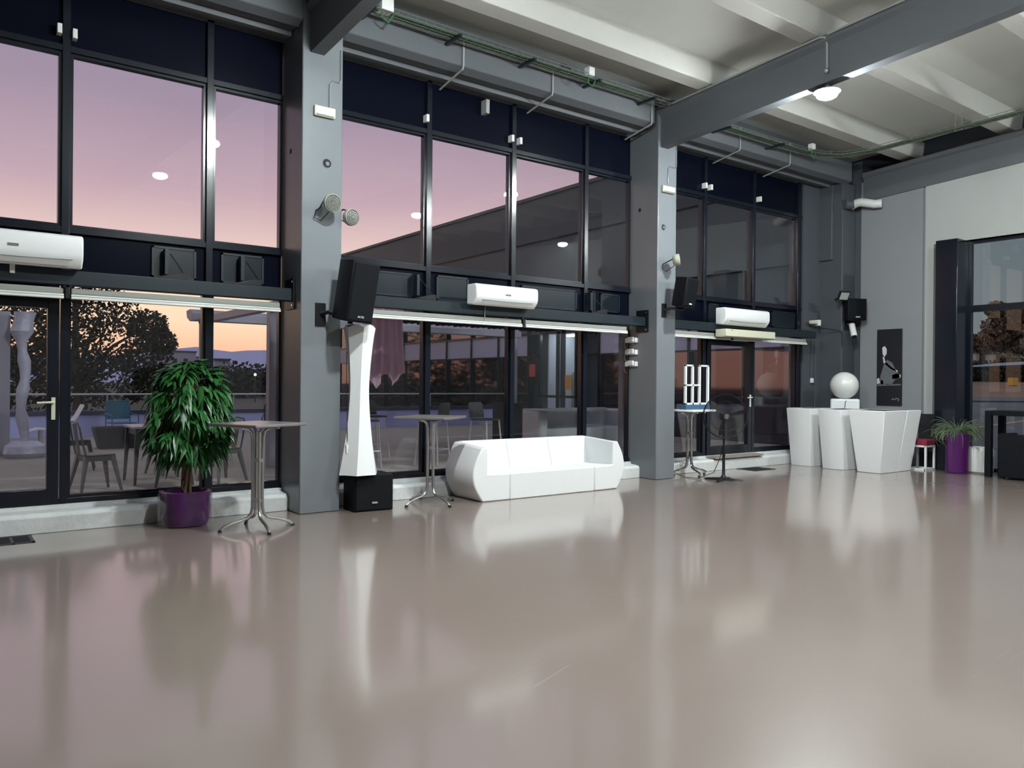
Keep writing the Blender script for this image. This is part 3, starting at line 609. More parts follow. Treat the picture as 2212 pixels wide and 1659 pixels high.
MB().box(X0-.757+.003, X0+.757-.003, YF+.002, YB, 0, .350).build('middle_module', 'white', t, bevel=.014, seg=3)
def back(xa, xb):
    pr = [(YB-.21, .33), (YB-.13, .60), (YB-.10, .735), (YB-.08, .75), (YB-.02, .75), (YB, .73), (YB+.0, .33)]
    return MB().prism(pr, xa, xb, 'x')
for xa, xb in ((X0-1.12, X0-.38), (X0-.377, X0+.377), (X0+.38, X0+1.12)): back(xa, xb).build('backrest', 'white', t, bevel=.015, seg=3)
# bar tables
def bar_table(name, label, loc, rz, top=(.70, .70), h=1.11, topm='tabletop', legm='brushed', foot=.42, round_=False):
    t = thing(name, label, 'bar table', loc, rz, None)
    m = MB()
    if round_: m.lathe([(0, h-.03), (.36, h-.03), (.37, h-.02), (.37, h-.008), (.36, h), (0, h)], n=40, cap=False)
    else: m.box(-top[0]/2, top[0]/2, -top[1]/2, top[1]/2, h-.032, h)
    m.build('tabletop', topm, t, local=True, bevel=0 if round_ else .008)
    m = MB(); m.box(-.30, .30, -.02, .02, h-.048, h-.032).box(-.02, .02, -.30, .30, h-.052, h-.036); m.build('cross_bracket', legm, t, local=True)
    for k in range(4):
        a = math.pi/4+k*math.pi/2+.35; ca, sa = math.cos(a), math.sin(a); P = lambda r, z: (r*ca, r*sa, z)
        pts = [P(.17, h-.052), P(.11, h-.06), P(.07, h-.09), P(.055, h-.16), P(.05, h-.4), P(.05, .42), P(.052, .22), P(.065, .165), P(.10, .125), P(.16, .105), P(.25, .085), P(.34, .05), P(foot, .014)]
        lg = MB().tube(pts, .0165, 10).build('leg', legm, t, local=True)
        MB().tube([P(foot-.012, .020), P(foot+.012, .004)], .019, 8).build('foot_cap', 'blackmetal', lg, local=True)
    m = MB()
    for z in (.30, .72): m.lathe([(.03, z-.02), (.052, z-.02), (.052, z+.02), (.03, z+.02)], n=16)
    m.build('spacer', legm, t, local=True)
    return t
bar_table('bar_table', 'tall square grey bar table between the potted tree and first column', (2.74, 8.12, 0), .42, top=(.70, .70), foot=.38)
bar_table('bar_table', 'tall square grey bar table behind the left end of the sofa', (5.10, 8.58, 0), .60, h=1.12, foot=.38, top=(.70, .70))
bar_table('bar_table', 'white topped bar table with chrome legs beside the second column', (10.40, 8.88, 0), .15, h=1.12, topm='white', legm='chrome', foot=.30, top=(.72, .6))
# acrylic display rack on the white table
t = thing('display_rack', 'white open frame display rack on a blue base on the bar table', 'rack', (10.62, 8.9, 1.12))
x0, x1, y0, z0 = 10.24, 10.86, 8.86, 1.12
MB().prism([(x0, 8.82), (x1, 8.82), (x1, 8.94), (x1-.1, 8.98), (x0, 8.98)], 1.12, 1.20, 'z').build('base', 'blue', t, bevel=.004)
m = MB(); s = .02
for x in (x0+s, x0+.20, x1-.20-.04, x1-s): m.box(x-s, x+s, y0-s, y0+s, 1.20, 1.885)
m.box(x0, x1, y0-s, y0+s, 1.20, 1.235); m.box(x0, x0+.22, y0-s, y0+s, 1.855, 1.885); m.box(x1-.26, x1, y0-s, y0+s, 1.855, 1.885); m.box(x0, x1-.26, y0-s, y0+s, 1.52, 1.55)
m.build('frame', 'white', t, bevel=.004)
# pedestal fan
FX, FY = 10.30, 8.08
t = thing('pedestal_fan', 'black pedestal fan standing by the glass door', 'fan', (FX, FY, 0))
m = MB()
for k in range(4):
    a = .35+k*math.pi/2; ca, sa = math.cos(a), math.sin(a)
    m.loft([[(ca*r-sa*w1, sa*r+ca*w1, z) for w1, z in ((-wd, 0), (wd, 0), (wd*.6, hh), (-wd*.6, hh))] for r, wd, hh in ((.0, .035, .05), (.15, .032, .04), (.27, .03, .03), (.31, .018, .02))])
m.v = [(x+FX, y+FY, z) for x, y, z in m.v]; m.build('base', 'blackmetal', t)
MB().lathe([(.05, .03), (.045, .06), (.025, .09), (.022, .55), (.024, .56), (.016, .57), (.016, .93), (.0, .93)], (FX, FY, 0), 16, cap=False).build('pole', 'blackmetal', t)
dirv = Vector((-.62, -.78, .0)).normalized()
C0 = Vector((FX, FY, 1.045)) + dirv*.08
T = Matrix.Translation(C0) @ dirv.to_track_quat('Z', 'Y').to_matrix().to_4x4()
g = MB(); g.T = T; Rg = .352
for (r, z, tr_) in ((Rg, 0, .009), (Rg, .012, .008), (.24, .062, .003), (.24, -.075, .003), (.055, .085, .006), (.34, .03, .003)):
    g.tube([(r*math.cos(a), r*math.sin(a), z) for a in [2*math.pi*k/40 for k in range(41)]], tr_, 5, False)
g.build('guard_ring', 'blackmetal', t)
g = MB(); g.T = T
for k in range(60):
    a = 2*math.pi*k/60; ca, sa = math.cos(a), math.sin(a)
    g.tube([(ca*r, sa*r, z) for r, z in ((.05, .085), (.15, .08), (.25, .06), (.32, .03), (Rg, .004))], .0013, 4, False)
    g.tube([(ca*r, sa*r, z) for r, z in ((.07, -.09), (.2, -.085), (.3, -.05), (Rg, .0))], .0013, 4, False)
g.build('guard_wires', 'blackmetal', t)
for k in range(3):
    a0 = .25+k*2*math.pi/3; g = MB(); g.T = T; rings = []
    for r, wd, tw in ((.05, .03, .5), (.12, .06, .55), (.22, .085, .45), (.30, .075, .35), (.325, .03, .3)):
        rw = []
        for sgn, th in ((-1, .003), (1, .003), (1, -.003), (-1, -.003)):
            an = a0 + sgn*wd/r/1.3*.5 if r > .1 else a0+sgn*.3
            rw.append((r*math.cos(an), r*math.sin(an), sgn*wd*.35*tw+th))
        rings.append(rw)
    g.loft(rings).build('blade', 'blackmetal', t)
g = MB(); g.T = T; g.lathe([(0, -.17), (.05, -.17), (.07, -.14), (.075, -.09), (.045, -.08), (.04, .05), (0, .055)], n=20, cap=False); g.build('motor', 'blackmetal', t)
g = MB(); g.T = T; g.lathe([(0, .092), (.04, .09), (.045, .084), (0, .08)], n=20, cap=False); g.build('hub_badge', 'chrome', t)
o = MB().tube([(FX+.02, FY+.02, .62), (FX-.02, FY+.06, .35), (FX-.10, FY+.12, .12), (FX-.22, FY+.35, .012), (FX-.25, FY+.6, .008), (10.0, 8.98, .1), (9.87, 8.90, .55)], .006, 6).build('power_cord', 'blackmetal', t)
# potted tree
PX, PY = 2.19, 8.79
t = thing('potted_tree', 'leafy green tree in a purple pot inside a clear outer pot', 'plant', (PX, PY, 0))
p = MB().lathe([(.0, .012), (.215, .012), (.23, .05), (.24, .10), (.246, .30), (.248, .365), (.215, .372), (.205, .30), (0, .30)], (PX, PY, 0), 40, sq=2.5, cap=False).build('pot', 'purple', t)
MB().lathe([(.25, .0), (.274, .03), (.276, .12), (.268, .30), (.255, .372), (.252, .372), (.264, .30), (.272, .12), (.270, .03), (.246, .004)], (PX, PY, 0), 40, sq=2.5, cap=False).build('outer_pot', 'clear', p)
MB().lathe([(0, .315), (.204, .31), (.204, .30), (0, .30)], (PX, PY, 0), 28, sq=2.5, cap=False).build('soil', 'soil', t)
m = MB()
for k in range(5):
    a = k*1.256; r = .035
    m.tube([(PX+r*math.cos(a+z*3)*(1+z*.4)+.01, PY+r*math.sin(a+z*3)*(1+z*.4), .28+z) for z in (0, .12, .25, .4, .6, .85, 1.1)], [.022, .02, .018, .016, .014, .012, .006], 7)
m.tube([(PX-.01, PY-.05, .33), (PX-.05, PY-.07, .40), (PX-.03, PY-.05, .48)], .006, 5)
m.build('trunk', 'bark', t)
def leaf(mb, p, d, L, W, droop, roll=0.0):
    d = Vector(d).normalized(); up = Vector((0, 0, 1)); s = d.cross(up)
    s = s.normalized() if s.length > .05 else Vector((1, 0, 0)); nrm = s.cross(d); s = (s*math.cos(roll)+nrm*math.sin(roll))
    c = []; p = Vector(p); k = len(mb.v); n = 6
    prof = [0.05, .55, .95, 1.0, .72, .35, .02]
    for i in range(n+1):
        u = i/n; q = p + d*L*u + Vector((0, 0, -droop*L*u*u)); w_ = W*.5*prof[i]; fold = Vector((0, 0, -.18*w_))
        c += [q - s*w_+fold, q, q + s*w_+fold]
    fs = []
    for i in range(n):
        a = i*3; fs += [(a, a+1, a+4, a+3), (a+1, a+2, a+5, a+4)]
    mb.v += [tuple(x) for x in c]; mb.f += [tuple(i+k for i in f) for f in fs]
m = MB(); tw = MB(); rnd = random.Random(11)
nb = 0
while nb < 200:
    z = rnd.uniform(.75, 1.74); u = (z-.66)/1.12
    rad = .385*max(.05, 1-abs(2*(u-.47))**2.6)**.5
    a = rnd.uniform(0, 2*math.pi); r = rad*math.sqrt(rnd.uniform(.25, 1.0)); ca, sa = math.cos(a), math.sin(a)
    c = Vector((PX+.03+r*ca*1.0, PY+r*sa*.85, z)); nb += 1
    tw.tube([(PX, PY, max(.55, z-.25)), (PX+r*ca*.5, PY+r*sa*.5, z-.02), tuple(c)], [.006, .004, .002], 4)
    for j in range(9):
        aa = a + rnd.uniform(-1.4, 1.4); dz = rnd.uniform(-1.6, -.1) if z < 1.55 else rnd.uniform(-1.0, .8)
        leaf(m, c+Vector((rnd.uniform(-.03, .03), rnd.uniform(-.03, .03), rnd.uniform(-.03, .03))), (math.cos(aa), math.sin(aa), dz), rnd.uniform(.12, .19), rnd.uniform(.036, .05), rnd.uniform(.25, .8), rnd.uniform(-.6, .6))
m.build('foliage', 'leaf', t, ang=3.1); tw.build('twigs', 'bark', t)
# faceted tall floor lamp on a subwoofer
t = thing('subwoofer', 'black box subwoofer on the floor right of the first column', 'subwoofer', (4.27, 8.63, 0))
MB().box(4.02, 4.52, 8.47, 8.83, .0, .44, rz=-.08).build('cabinet', 'black', t, bevel=.012)
MB().box(4.04, 4.50, 8.455, 8.47, .02, .42, rz=-.08, c=(4.27, 8.65)).build('grille', 'blackgrille', t, bevel=.006)
MB().box(4.24, 4.31, 8.443, 8.450, .095, .115, rz=-.08, c=(4.27, 8.65)).build('badge', 'screen', t)
t = thing('floor_lamp', 'tall white faceted hourglass lamp standing on the black subwoofer', 'lamp', (4.115, 8.60, .44))
rings = []; cx, cy_ = 4.115, 8.60; n = 12
for i in range(15):
    u = i/14; z = .443+u*1.765; r = .118+.092*abs(2*(u-.56))**1.6 + .02*(1-u)
    tw_ = .35*u; rings.append([(cx+r*(1.0 if k % 2 == 0 else .86)*math.cos(2*math.pi*k/n+tw_), cy_+r*(1.0 if k % 2 == 0 else .86)*math.sin(2*math.pi*k/n+tw_), z + (.02*(1 if k % 2 else -1) if i == 14 else 0)) for k in range(n)])
MB().loft(rings).build('shade', 'white', t, ang=.12)
MB().tube([(3.955, 8.58, .6), (3.95, 8.56, .9), (3.945, 8.58, 1.4), (3.95, 8.60, 1.9)], .004, 5).build('cord', 'blackmetal', t)
B(3.93, 3.965, 8.54, 8.57, .70, .80).build('cord_switch', 'whitegloss', t, bevel=.004)
# white bar counter modules
def counter(label, bot, topp, name='bar_counter', h=1.11, bevel=.01, ang=.35):
    c = [sum(p[i] for p in bot)/len(bot) for i in (0, 1)]
    t = thing(name, label, 'bar counter', (c[0], c[1], 0), 0, 'white moulded bar counter modules')
    rg = []
    for u in (0, .5, 1): rg.append([(b_[0]+(a_[0]-b_[0])*u, b_[1]+(a_[1]-b_[1])*u, h*u) for b_, a_ in zip(bot, topp)])
    MB().loft(rg).build('counter_body', 'white', t, bevel=bevel, seg=2, ang=ang)
    ct = [sum(p[i] for p in topp)/len(topp) for i in (0, 1)]
    sc_ = lambda k, z: [(ct[0]+(x-ct[0])*k, ct[1]+(y-ct[1])*k, z) for x, y in topp]
    MB().loft([sc_(.93, h), sc_(.93, h+.004), sc_(.90, h+.004), sc_(.90, h)]).build('top_rim', 'whitegloss', t)
    return t
def rnd_mod(y0, y1, x0, x1, k, n=7):
    # front (-X) face gently curved, right (-Y) side turning round behind
    pts = []
    for i in range(n+1):
        u = i/n; y = y1-(y1-y0)*.78*u; pts.append((x0-.035*math.sin(math.pi*u)*k, y))
    for i in range(1, n+1):
        u = i/n; a = u*math.pi/2; pts.append((x0+(x1-x0)*math.sin(a)*1.0, y0+(y1-y0)*.22*(1-u)**.6 + .0*math.cos(a)))
    pts.append((x1, y1)); return pts
counter('rounded white counter module nearest the far window', rnd_mod(8.40, 8.95, 13.47, 14.0, 1), rnd_mod(8.31, 8.98, 13.34, 14.1, 1))
counter('rounded white counter module, middle one of the row', rnd_mod(7.70, 8.25, 13.42, 14.0, 1), rnd_mod(7.69, 8.285, 13.30, 14.1, 1))
counter('angular white counter module at the front corner of the row', [(13.42, 7.57), (13.42, 7.14), (13.95, 7.13), (13.95, 7.57)], [(13.28, 7.67), (13.30, 7.01), (14.12, 7.02), (14.12, 7.67)])
counter('angular white counter module beside the red stool', [(13.965, 7.13), (14.47, 7.13), (14.47, 7.6), (13.965, 7.6)], [(14.135, 7.02), (14.64, 7.02), (14.64, 7.68), (14.135, 7.68)])
# white cubes and ball lamp
for z0, z1, lab in ((0, .645, 'white cube hidden behind the counters under another cube'), (.647, 1.29, 'white rounded cube under the ball lamp behind the counters')):
    o = B(14.32, 14.90, 8.25, 8.78, z0, z1, rz=.55).build('cube_seat', 'white', bevel=.035, seg=4); tag(o, lab, 'cube', 'stacked white cubes')
t = thing('ball_lamp', 'white ball lamp on top of the white cube', 'lamp', (14.6, 8.52, 1.292))
MB().sphere((14.6, 8.52, 1.292+.262), .268, 36, 20).build('globe', 'whitegloss', t)
MB().tube([(14.5, 8.28, 1.30), (14.36, 8.35, 1.25), (14.33, 8.36, 1.05), (14.37, 8.34, .95)], .006, 5).tube([(14.55, 8.27, 1.30), (14.62, 8.22, 1.2), (14.60, 8.20, 1.05), (14.56, 8.2, .98)], .006, 5).build('cord', 'blackmetal', t)
# red stool
t = thing('stool', 'low stool with crimson cushion and white metal frame', 'stool', (14.8, 7.12, 0))
m = MB(); q = .017
xs, ys = (14.68, 15.0), (6.96, 7.26)
for x in xs:
    for y in ys: m.box(x-q, x+q, y-q, y+q, 0, .46)
for z in (.017, .443):
    for y in ys: m.box(xs[0], xs[1], y-q, y+q, z-q, z+q)
    for x in xs: m.box(x-q, x+q, ys[0], ys[1], z-q, z+q)
m.build('frame', 'white', t)
MB().box(xs[0]-.02, xs[1]+.02, ys[0]-.02, ys[1]+.02, .46, .565).build('cushion', 'red', t, bevel=.02, seg=3)
# purple pot with spiky grass
gx, gy = 14.82, 6.47
t = thing('potted_grass', 'spiky grass in a tall purple pot below the right window', 'plant', (gx, gy, 0))
MB().lathe([(0, 0), (.175, 0), (.19, .02), (.195, .70), (.19, .72), (.17, .72), (.165, .66), (0, .66)], (gx, gy, 0), 32, cap=False).build('pot', 'purple', t)
MB().lathe([(0, .67), (.165, .665), (.165, .655), (0, .655)], (gx, gy, 0), 24, cap=False).build('soil', 'soil', t)
m = MB(); rnd = random.Random(4)
for k in range(150):
    a = rnd.uniform(0, 6.283); L = rnd.uniform(.3, .62); el = rnd.uniform(.35, 1.35); r0 = rnd.uniform(0, .08); curl = rnd.uniform(.6, 2.4)
    p = Vector((gx+r0*math.cos(a), gy+r0*math.sin(a), .67)); pts = [p.copy()]; e = el
    for i in range(9):
        p = p + Vector((math.cos(a)*math.cos(e), math.sin(a)*math.cos(e), math.sin(e)))*L/9; e -= curl*.22*(.4+i*.16); pts.append(p.copy())
    pts = [q_ for q_ in pts if q_.x < 15.03 or q_.y < 6.58 or q_.y > 7.0]
    if len(pts) > 3: m.tube(pts, [.0035]+[.0045]*(len(pts)-3)+[.003, .001], 4, False)
m.build('grass_blades', 'grassleaf', t)
t = thing('white_pot', 'small rounded white pot between the purple pot and dark frame', 'pot', (15.17, 6.28, 0))
MB().lathe([(0, 0), (.17, 0), (.20, .03), (.208, .2), (.205, .40), (.19, .455), (.165, .465), (.15, .44), (0, .40)], (15.17, 6.24, 0), 32, sq=3.0, cap=False).build('pot_shell', 'whitegloss', t)
# dark bar frame and cube at right edge
t = thing('console_table', 'dark open bar table frame at the right edge by the window', 'table', (14.9, 5.4, 0))
m = MB(); m.box(14.62, 14.72, 5.84, 5.94, 0, 1.06).box(14.62, 15.25, 5.84, 5.94, 1.06, 1.14).box(15.15, 15.25, 5.84, 5.94, 0, 1.06); m.build('end_frame', 'blackgrille', t, bevel=.006)
MB().box(14.62, 15.25, 4.35, 5.84, 1.06, 1.14).build('tabletop', 'blackgrille', t, bevel=.006)
m = MB(); m.box(14.62, 14.72, 4.25, 4.35, 0, 1.14).box(15.15, 15.25, 4.25, 4.35, 0, 1.14); m.build('rear_frame', 'blackgrille', t, bevel=.006)
t = thing('armchair', 'black boxy armchair pushed under the dark bar frame', 'armchair', (14.9, 5.3, 0))
MB().box(14.44, 14.54, 4.75, 5.66, .03, .76).build('front_panel', 'black', t, bevel=.015)
MB().box(14.54, 15.1, 4.85, 5.60, .03, .40).build('seat', 'black', t, bevel=.03)
MB().box(14.54, 15.1, 5.60, 5.70, .03, .76).build('side_panel', 'black', t, bevel=.015)
for x, y in ((14.48, 4.8), (14.48, 5.6), (15.05, 4.9), (15.05, 5.65)): MB().box(x-.02, x+.02, y-.02, y+.02, 0, .03).build('foot', 'blackmetal', t)

# ================================================================== OUTDOORS: TERRACE
DZ = .20
struct(B(-14, 15.40, 9.45, 20.95, -.3, DZ).build('floor_terrace', 'deck', smooth=False))
t = thing('parapet', 'low lavender terrace parapet with a dark cap and steel handrail', 'parapet', (0, 20.9, 0))
B(-14, 15.4, 20.82, 21.0, DZ, .70).build('parapet_wall', 'lavender', t); B(-14, 15.4, 20.78, 21.04, .70, .80).build('cap', 'parapetcap', t)
MB().cyl((-14, 20.9, 1.19), (15.4, 20.9, 1.19), .022, 8).build('handrail', 'rail', t)
for x in range(-12, 16, 3): MB().cyl((x+.4, 20.9, .8), (x+.4, 20.9, 1.18), .016, 6).build('baluster', 'rail', t)
def post(x, y, label, w=.10, name='pergola_post', m='pergola', top=2.95):
    o = B(x-w, x+w, y-w*.75, y+w*.75, DZ, top).build(name, m, bevel=.008); return tag(o, label, 'post')
t = thing('pergola', 'grey terrace pergola with slim posts and side beam outside the windows', 'pergola', (4.32, 14, DZ))
for x, y in ((4.32, 12.08), (4.36, 16.1), (12.0, 12.08), (12.0, 16.1), (1.0, 16.2)): B(x-.10, x+.10, y-.07, y+.07, DZ, 2.72).build('post', 'pergola', t, bevel=.006)
B(4.26, 4.40, 9.6, 16.2, 2.67, 2.80).build('side_beam', 'pergola', t, bevel=.01)
MB().prism([(16.0, 2.72), (16.0, 2.86), (16.25, 2.96), (16.5, 2.94), (16.45, 2.80), (16.25, 2.72)], 4.1, 12.2, 'x').build('gutter', 'pergola', t, bevel=.01)
B(4.2, 12.1, 9.62, 9.75, 2.98, 3.12).build('wall_beam', 'awning', t)
m = MB(); rg = []; n = 120
for y, z in ((9.75, 3.0), (12.9, 2.86), (14.6, 2.80)):
    rg.append([(7.3+4.6*i/n, y, z+.03*math.sin(i*math.pi/2)+.006*(i % 3)) for i in range(n+1)])
m2 = [[(x, y, z+.012) for x, y, z in r] for r in rg]
m.loft([rg[0], rg[1], rg[2]], cap=False, closed=False); m.loft([m2[0], m2[1], m2[2]], cap=False, closed=False); m.build('corrugated_roof', 'awning', t, smooth=False)
# mauve curtain gathered and hanging
t = thing('terrace_curtain', 'mauve curtain gathered and hanging behind the tall white lamp outside', 'curtain', (5.5, 10.65, 1.5))
rings = []
for j, (z, w_, cxx) in enumerate(((2.78, .34, 5.50), (2.4, .33, 5.50), (2.0, .36, 5.50), (1.75, .38, 5.50), (1.60, .38, 5.5))):
    rw = []
    for i in range(81):
        u = i/80; zz = z
        if j == 4: zz = 1.42 + .20*abs(math.sin(u*math.pi*2.5+.5)) + .08*u
        rw.append((cxx-w_+2*w_*u, 10.65+.05*math.sin(u*26+j*.3)+.02*math.sin(u*61), zz))
    rings.append(rw)
back_ = [[(x, y+.006, z) for x, y, z in r] for r in rings]
MB().loft(rings, cap=False, closed=False).loft(back_, cap=False, closed=False).build('cloth', 'curtain', t, ang=3.1)
B(5.0, 6.0, 10.6, 10.72, 2.78, 2.84).build('curtain_track', 'pergola', t)
# wrapped post with a weight bag
t = thing('wrapped_post', 'terrace post wrapped in plastic beyond the left glass door', 'post', (1.2, 16.0, DZ))
rings = []
for i in range(16):
    z = DZ+2.5*i/15; r = .085+.02*math.sin(i*2.1)+(.08 if i > 12 else 0); rings.append([(1.27+.03*math.sin(i*.9)+r*math.cos(a), 15.85+r*math.sin(a), z) for a in [2*math.pi*k/12 for k in range(12)]])
MB().loft(rings).build('plastic_wrapping', 'wrap', t)
MB().lathe([(0, 0), (.28, 0), (.33, .08), (.30, .20), (.2, .27), (0, .28)], (1.3, 15.75, DZ), 22, sq=2.6, cap=False).build('weight_bag', 'wrap', t)
# sheet metal chairs and tables on the terrace
def metal_chair():
    t = thing('metal_chair', 'grey sheet metal terrace chair right behind the left fixed pane', 'chair', (0, 0, DZ), 0, 'metal chairs on the terrace')
    MB().loft([[(-.17, -.17, .435), (.17, -.17, .435), (.18, .17, .435), (-.18, .17, .435)], [(-.18, -.18, .45), (.18, -.18, .45), (.19, .18, .45), (-.19, .18, .45)]]).build('seat', 'tolix', t, local=True, bevel=.01)
    for sx in (-1, 1):
        for sy in (-1, 1):
            a = [(sx*.17, sy*.17), (sx*.10, sy*.17), (sx*.11, sy*.12), (sx*.17, sy*.12)]; b_ = [(sx*.23, sy*.24), (sx*.205, sy*.24), (sx*.205, sy*.215), (sx*.23, sy*.215)]
            MB().loft([[(x, y, 0) for x, y in b_], [(x, y, .435) for x, y in a]]).build('leg', 'tolix', t, local=True)
    MB().box(-.16, .16, -.165, -.155, .37, .435).box(-.16, .16, .155, .165, .37, .435).box(-.165, -.155, -.16, .16, .37, .435).box(.155, .165, -.16, .16, .37, .435).build('apron', 'tolix', t, local=True)
    MB().tube([(-.17, .16, .44), (-.165, .20, .6), (-.16, .23, .78), (-.12, .245, .83), (0, .25, .845), (.12, .245, .83), (.16, .23, .78), (.165, .20, .6), (.17, .16, .44)], .012, 8).build('back_hoop', 'tolix', t, local=True)
    MB().loft([[(-.05, .18, .45), (.05, .18, .45), (.05, .186, .45), (-.05, .186, .45)], [(-.06, .235, .82), (.06, .235, .82), (.06, .242, .82), (-.06, .242, .82)]]).build('back_slat', 'tolix', t, local=True)
    return t
ch = metal_chair(); ch.location = (1.60, 10.60, DZ); ch.rotation_euler = (0, 0, 1.75)
for x, y, r, lab in ((3.15, 10.75, -1.2, 'grey metal terrace chair seen behind the square bar table'), (2.45, 10.35, 2.9, 'grey metal terrace chair mostly behind the potted tree'), (2.75, 12.0, .3, 'grey metal terrace chair further out behind the potted tree'), (1.75, 13.2, 1.4, 'grey metal terrace chair by the second row beyond the left pane'), (3.75, 13.75, -2.0, 'grey metal terrace chair right of the pergola post')):
    clone(ch, (x, y, DZ), r, lab)
def terrace_table(x, y, label, h=.75, s=.36):
    t = thing('terrace_table', label, 'table', (x, y, DZ))
    B(x-s, x+s, y-s, y+s, DZ+h-.03, DZ+h).build('tabletop', 'rail', t, bevel=.006)
    for sx in (-1, 1):
        for sy in (-1, 1): MB().loft([[(x+sx*(s-.02)+a, y+sy*(s-.02)+b_, DZ) for a, b_ in ((-.015, -.015), (.015, -.015), (.015, .015), (-.015, .015))], [(x+sx*(s-.06)+a, y+sy*(s-.06)+b_, DZ+h-.03) for a, b_ in ((-.03, -.03), (.03, -.03), (.03, .03), (-.03, .03))]]).build('leg', 'tolix', t)
    B(x-s+.05, x+s-.05, y-s+.05, y+s-.05, DZ+h-.11, DZ+h-.03).build('apron', 'tolix', t)
    return t
terrace_table(2.42, 11.15, 'square metal terrace table partly hidden by the potted tree')
terrace_table(3.2, 12.9, 'square metal terrace table further out on the deck')
# white lounge chair, teal mesh chair, planter
t = thing('lounge_chair', 'white curved lounge chair beyond the left glass door', 'chair', (1.9, 16.6, DZ))
MB().loft([[(1.45+a, y, z+b_) for a, z, b_ in [(0, 0, 0)]] for y in (16,)] if False else [[(x, 16.35, z), (x, 16.85, z), (x, 16.85, z+.03), (x, 16.35, z+.03)] for x, z in ((1.42, .58), (1.55, .62), (1.85, .60), (2.05, .66), (2.18, .85), (2.28, 1.05))]).build('shell', 'white', t, bevel=.008)
for x, y in ((1.6, 16.4), (1.6, 16.8), (2.0, 16.4), (2.0, 16.8)): MB().cyl((x, y, DZ), (x, y, .61), .02, 8).build('leg', 'rail', t)
def mesh_chair(x, y, rz, label, m='bluechair'):
    t = thing('garden_chair', label, 'chair', (x, y, DZ), rz)
    MB().tube([(-.26, .22, .35), (-.26, .25, .8), (-.2, .26, .86), (.2, .26, .86), (.26, .25, .8), (.26, .22, .35)], .014, 8).build('frame', m, t, local=True)
    MB().box(-.24, .24, .225, .235, .45, .84).build('backrest', m, t, local=True)
    MB().box(-.25, .25, -.25, .22, .36, .385).build('seat', m, t, local=True, bevel=.01)
    for sx in (-1, 1):
        MB().tube([(sx*.28, -.26, 0), (sx*.28, -.24, .55), (sx*.28, .22, .58)], .013, 8).build('armrest', m, t, local=True); MB().cyl((sx*.27, .24, 0), (sx*.26, .22, .4), .013, 8).build('leg', m, t, local=True)
    return t
mesh_chair(3.45, 19.4, 0.15, 'teal mesh garden chair near the parapet')
mesh_chair(6.1, 16.9, -.4, 'dark mesh garden chair seen above the square bar table', 'planterbox')
t = thing('planter_box', 'dark tapered planter box beyond the first pane', 'planter', (2.85, 17.0, DZ))
MB().loft([[(2.62, 16.8, DZ), (3.32, 16.8, DZ), (3.32, 17.2, DZ), (2.62, 17.2, DZ)], [(2.52, 16.75, DZ+.42), (3.42, 16.75, DZ+.42), (3.42, 17.25, DZ+.42), (2.52, 17.25, DZ+.42)]]).build('box', 'planterbox', t, bevel=.01)
B(2.56, 3.38, 16.79, 17.21, DZ+.39, DZ+.425).build('soil', 'soil', t)
# bar stools and high table outside the middle bay
def bar_stool(x, y, rz, label):
    t = thing('bar_stool', label, 'stool', (x, y, DZ), rz, 'bar stools on the terrace')
    MB().box(-.19, .19, -.18, .18, .72, .75).build('seat', 'planterbox', t, local=True, bevel=.015)
    MB().loft([[(-.19, .17, .76), (.19, .17, .76), (.19, .19, .76), (-.19, .19, .76)], [(-.19, .21, .98), (.19, .21, .98), (.19, .225, .98), (-.19, .225, .98)], [(-.15, .22, 1.02), (.15, .22, 1.02), (.15, .23, 1.02), (-.15, .23, 1.02)]]).build('backrest', 'planterbox', t, local=True, bevel=.01)
    for sx in (-1, 1):
        for sy in (-1, 1): MB().cyl((sx*.22, sy*.21, 0), (sx*.17, sy*.16, .72), .013, 8).build('leg', 'rail', t, local=True)
    MB().tube([(-.2, -.2, .26), (.2, -.2, .26), (.2, .2, .26), (-.2, .2, .26), (-.2, -.2, .26)], .009, 6).build('footrest', 'rail', t, local=True)
    return t
s1 = bar_stool(7.45, 10.75, .3, 'tall terrace bar stool seen above the sofa back, right one')
for x, y, r, lab in ((6.55, 10.95, -2.6, 'tall terrace bar stool seen above the sofa back, left one'), (5.55, 11.3, 1.2, 'tall terrace bar stool outside behind the second bar table'), (6.3, 12.6, .1, 'tall terrace bar stool further out in the middle bay')): clone(s1, (x, y, DZ), r, lab)
terrace_table(5.0, 12.6, 'high square terrace table outside the middle bay', 1.02, .34)
t = thing('outdoor_sofa', 'white moulded sofa on the terrace by the wing', 'sofa', (11.2, 12.9, DZ))
B(10.2, 12.6, 12.6, 13.3, DZ, DZ+.40).build('seat', 'white', t, bevel=.05, seg=3); B(10.2, 12.6, 13.15, 13.4, DZ, DZ+.80).build('backrest', 'white', t, bevel=.06, seg=3)
for x in (10.05, 12.5): B(x, x+.25, 12.55, 13.4, DZ, DZ+.78).build('armrest', 'white', t, bevel=.06, seg=3)
t = thing('terrace_cabinet', 'black cabinet on the terrace behind the sofa', 'cabinet', (9.2, 12.4, DZ)); B(8.9, 9.35, 12.2, 12.6, DZ, 1.15).build('cabinet_body', 'black', t, bevel=.01); B(8.92, 9.33, 12.185, 12.2, DZ+.05, 1.10).build('cabinet_door', 'black', t)
t = thing('terrace_bench', 'low white bench with a crimson cushion by the wing door', 'bench', (13.9, 17.6, DZ))
m = MB()
for x in (13.5, 14.2):
    for y in (16.6, 18.4): m.box(x-.02, x+.02, y-.02, y+.02, DZ, DZ+.42)
m.box(13.48, 14.22, 16.58, 18.42, DZ+.39, DZ+.42); m.build('frame', 'white', t); B(13.5, 14.2, 16.6, 18.4, DZ+.42, DZ+.50).build('cushion', 'red', t, bevel=.02)
